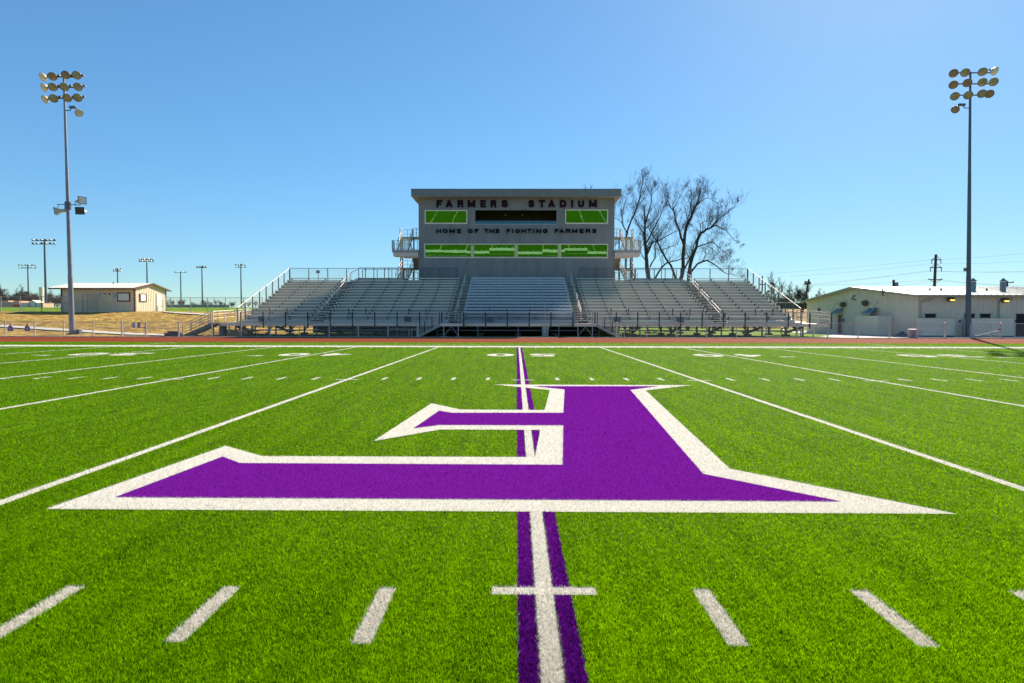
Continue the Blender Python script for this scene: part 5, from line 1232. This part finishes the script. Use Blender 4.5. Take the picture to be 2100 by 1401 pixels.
# ================================================================== FAR LEFT BRICK WALLS AND DETAILS
Yb = 175
t = thing('brick_building', 'low pinkish brick building with stepped parapet at the far left edge', 'building', (PL(10, 625, Yb).x, Yb, T(-150, Yb)))
def bpx(mb, a, b, c, d, Y, dep=4): x0, x1, z0, z1 = R_(a, b, c, d, Y); mb.box(x0, x1, Y, Y+dep, z0-1.5 if d > 625 else z0, z1)
m = MB(); bpx(m, -60, 40.5, 619, 631, Yb); m.build('wall', M_pink, t); m = MB(); bpx(m, 4, 17, 616.5, 618.9, Yb); bpx(m, 27, 39, 617.2, 618.9, Yb); m.build('parapet', M_pink, t)
m = MB(); bpx(m, 25.5, 41, 624.5, 626, Yb-1.2, 1.1); m.build('awning', M_red, t); m = MB(); bpx(m, -60, 25, 630, 632, Yb-3, 2); m.build('plinth', M_curb, t)
m = MB(); 
for i in range(9): bpx(m, 1+i*2.6, 2+i*2.6, 622+(i % 3), 623+(i % 3), Yb-.06, .05)
m.build('brick_pattern', M_brown, t)
Yb = 168; t = thing('brick_gate', 'pink brick dugout wall with small gabled top beside the far light pole', 'wall', (PL(66, 625, Yb).x, Yb, T(-140, Yb)))
m = MB(); bpx(m, 43.5, 88.5, 621, 630.5, Yb); m.build('wall', M_pink, t); m = MB(); x0, x1, z0, z1 = R_(57, 75, 615.5, 620.8, Yb); m.prism([(x0, z0), (x1, z0), ((x0+x1)/2, z1)], Yb, Yb+3); m.build('gable', M_beige, t)
m = MB(); bpx(m, 45.5, 58, 621.8, 629, Yb-.1, .08); bpx(m, 74, 85, 621.8, 629, Yb-.1, .08); m.build('panel', M_beige, t); m = MB(); bpx(m, 63, 72, 620.8, 625.5, Yb-.2, .08); bpx(m, 52.5, 55.5, 620.3, 624.5, Yb-.2, .08); m.build('notice', M_white, t)
Yb = 110; a = PL(123.5, 625, Yb); t = thing('score_sign', 'small white two lobed sign on a post left of the shed', 'sign', (a.x, Yb, T(a.x, Yb))); m = MB(); m.tube((a.x, Yb, T(a.x, Yb)), (a.x, Yb, a.z), .04, .04, 6); m.build('post', M_steel, t)
m = MB(); m.lathe((a.x, Yb-.05, a.z+.05), (0, -1, 0), [(0, .16), (.03, .16)], 12); m.lathe((a.x, Yb-.05, a.z-.25), (0, -1, 0), [(0, .16), (.03, .16)], 12); m.build('board', M_white, t)
# long low wall / outfield fence far beyond
for x0_, x1_, Y_, lab in ((338, 470, 300, 'low pale outfield barrier far beyond the crest between shed and stand'), (1590, 1662, 150, 'dark green screened fence between stand and beige building')):
    a, b = PL(x0_, 628, Y_), PL(x1_, 628, Y_); t = thing('far_barrier', lab, 'fence', (a.x, Y_, T(a.x, Y_))); m = MB()
    n = 10
    for i in range(n):
        p, q = a.lerp(b, i/n), a.lerp(b, (i+1)/n); m.hexa([(p.x, Y_, T(p.x, Y_)-.2), (q.x, Y_, T(q.x, Y_)-.2), (q.x, Y_+.1, T(q.x, Y_)-.2), (p.x, Y_+.1, T(p.x, Y_)-.2)], [(p.x, Y_, T(p.x, Y_)+1.4), (q.x, Y_, T(q.x, Y_)+1.4), (q.x, Y_+.1, T(q.x, Y_)+1.4), (p.x, Y_+.1, T(p.x, Y_)+1.4)])
    m.build('screen', M_polelight if x0_ < 1000 else M_leaf, t); m = MB(); m.tube((a.x, Y_-.05, T(a.x, Y_)+1.5), (b.x, Y_-.05, T(b.x, Y_)+1.5), .07, .07, 6); m.build('top_rail', M_frame, t)
# small signs/meters behind the stand top
for px, py, lab in ((652.5, 558, 'small grey board on a post behind the top row of the left outer block'),):
    a = PL(px, py, 70); t = thing('post_sign', lab, 'sign', (a.x, 70, 0)); m = MB(); m.tube((a.x, 70, 3), (a.x, 70, a.z), .04, .04, 6); m.build('post', M_galv, t); m = MB(); m.box(a.x-.23, a.x+.23, 69.9, 69.95, a.z-.15, a.z+.2); m.build('board', M_polelight, t)

for ob in COL.objects:
    if '_w' in ob: del ob['_w']
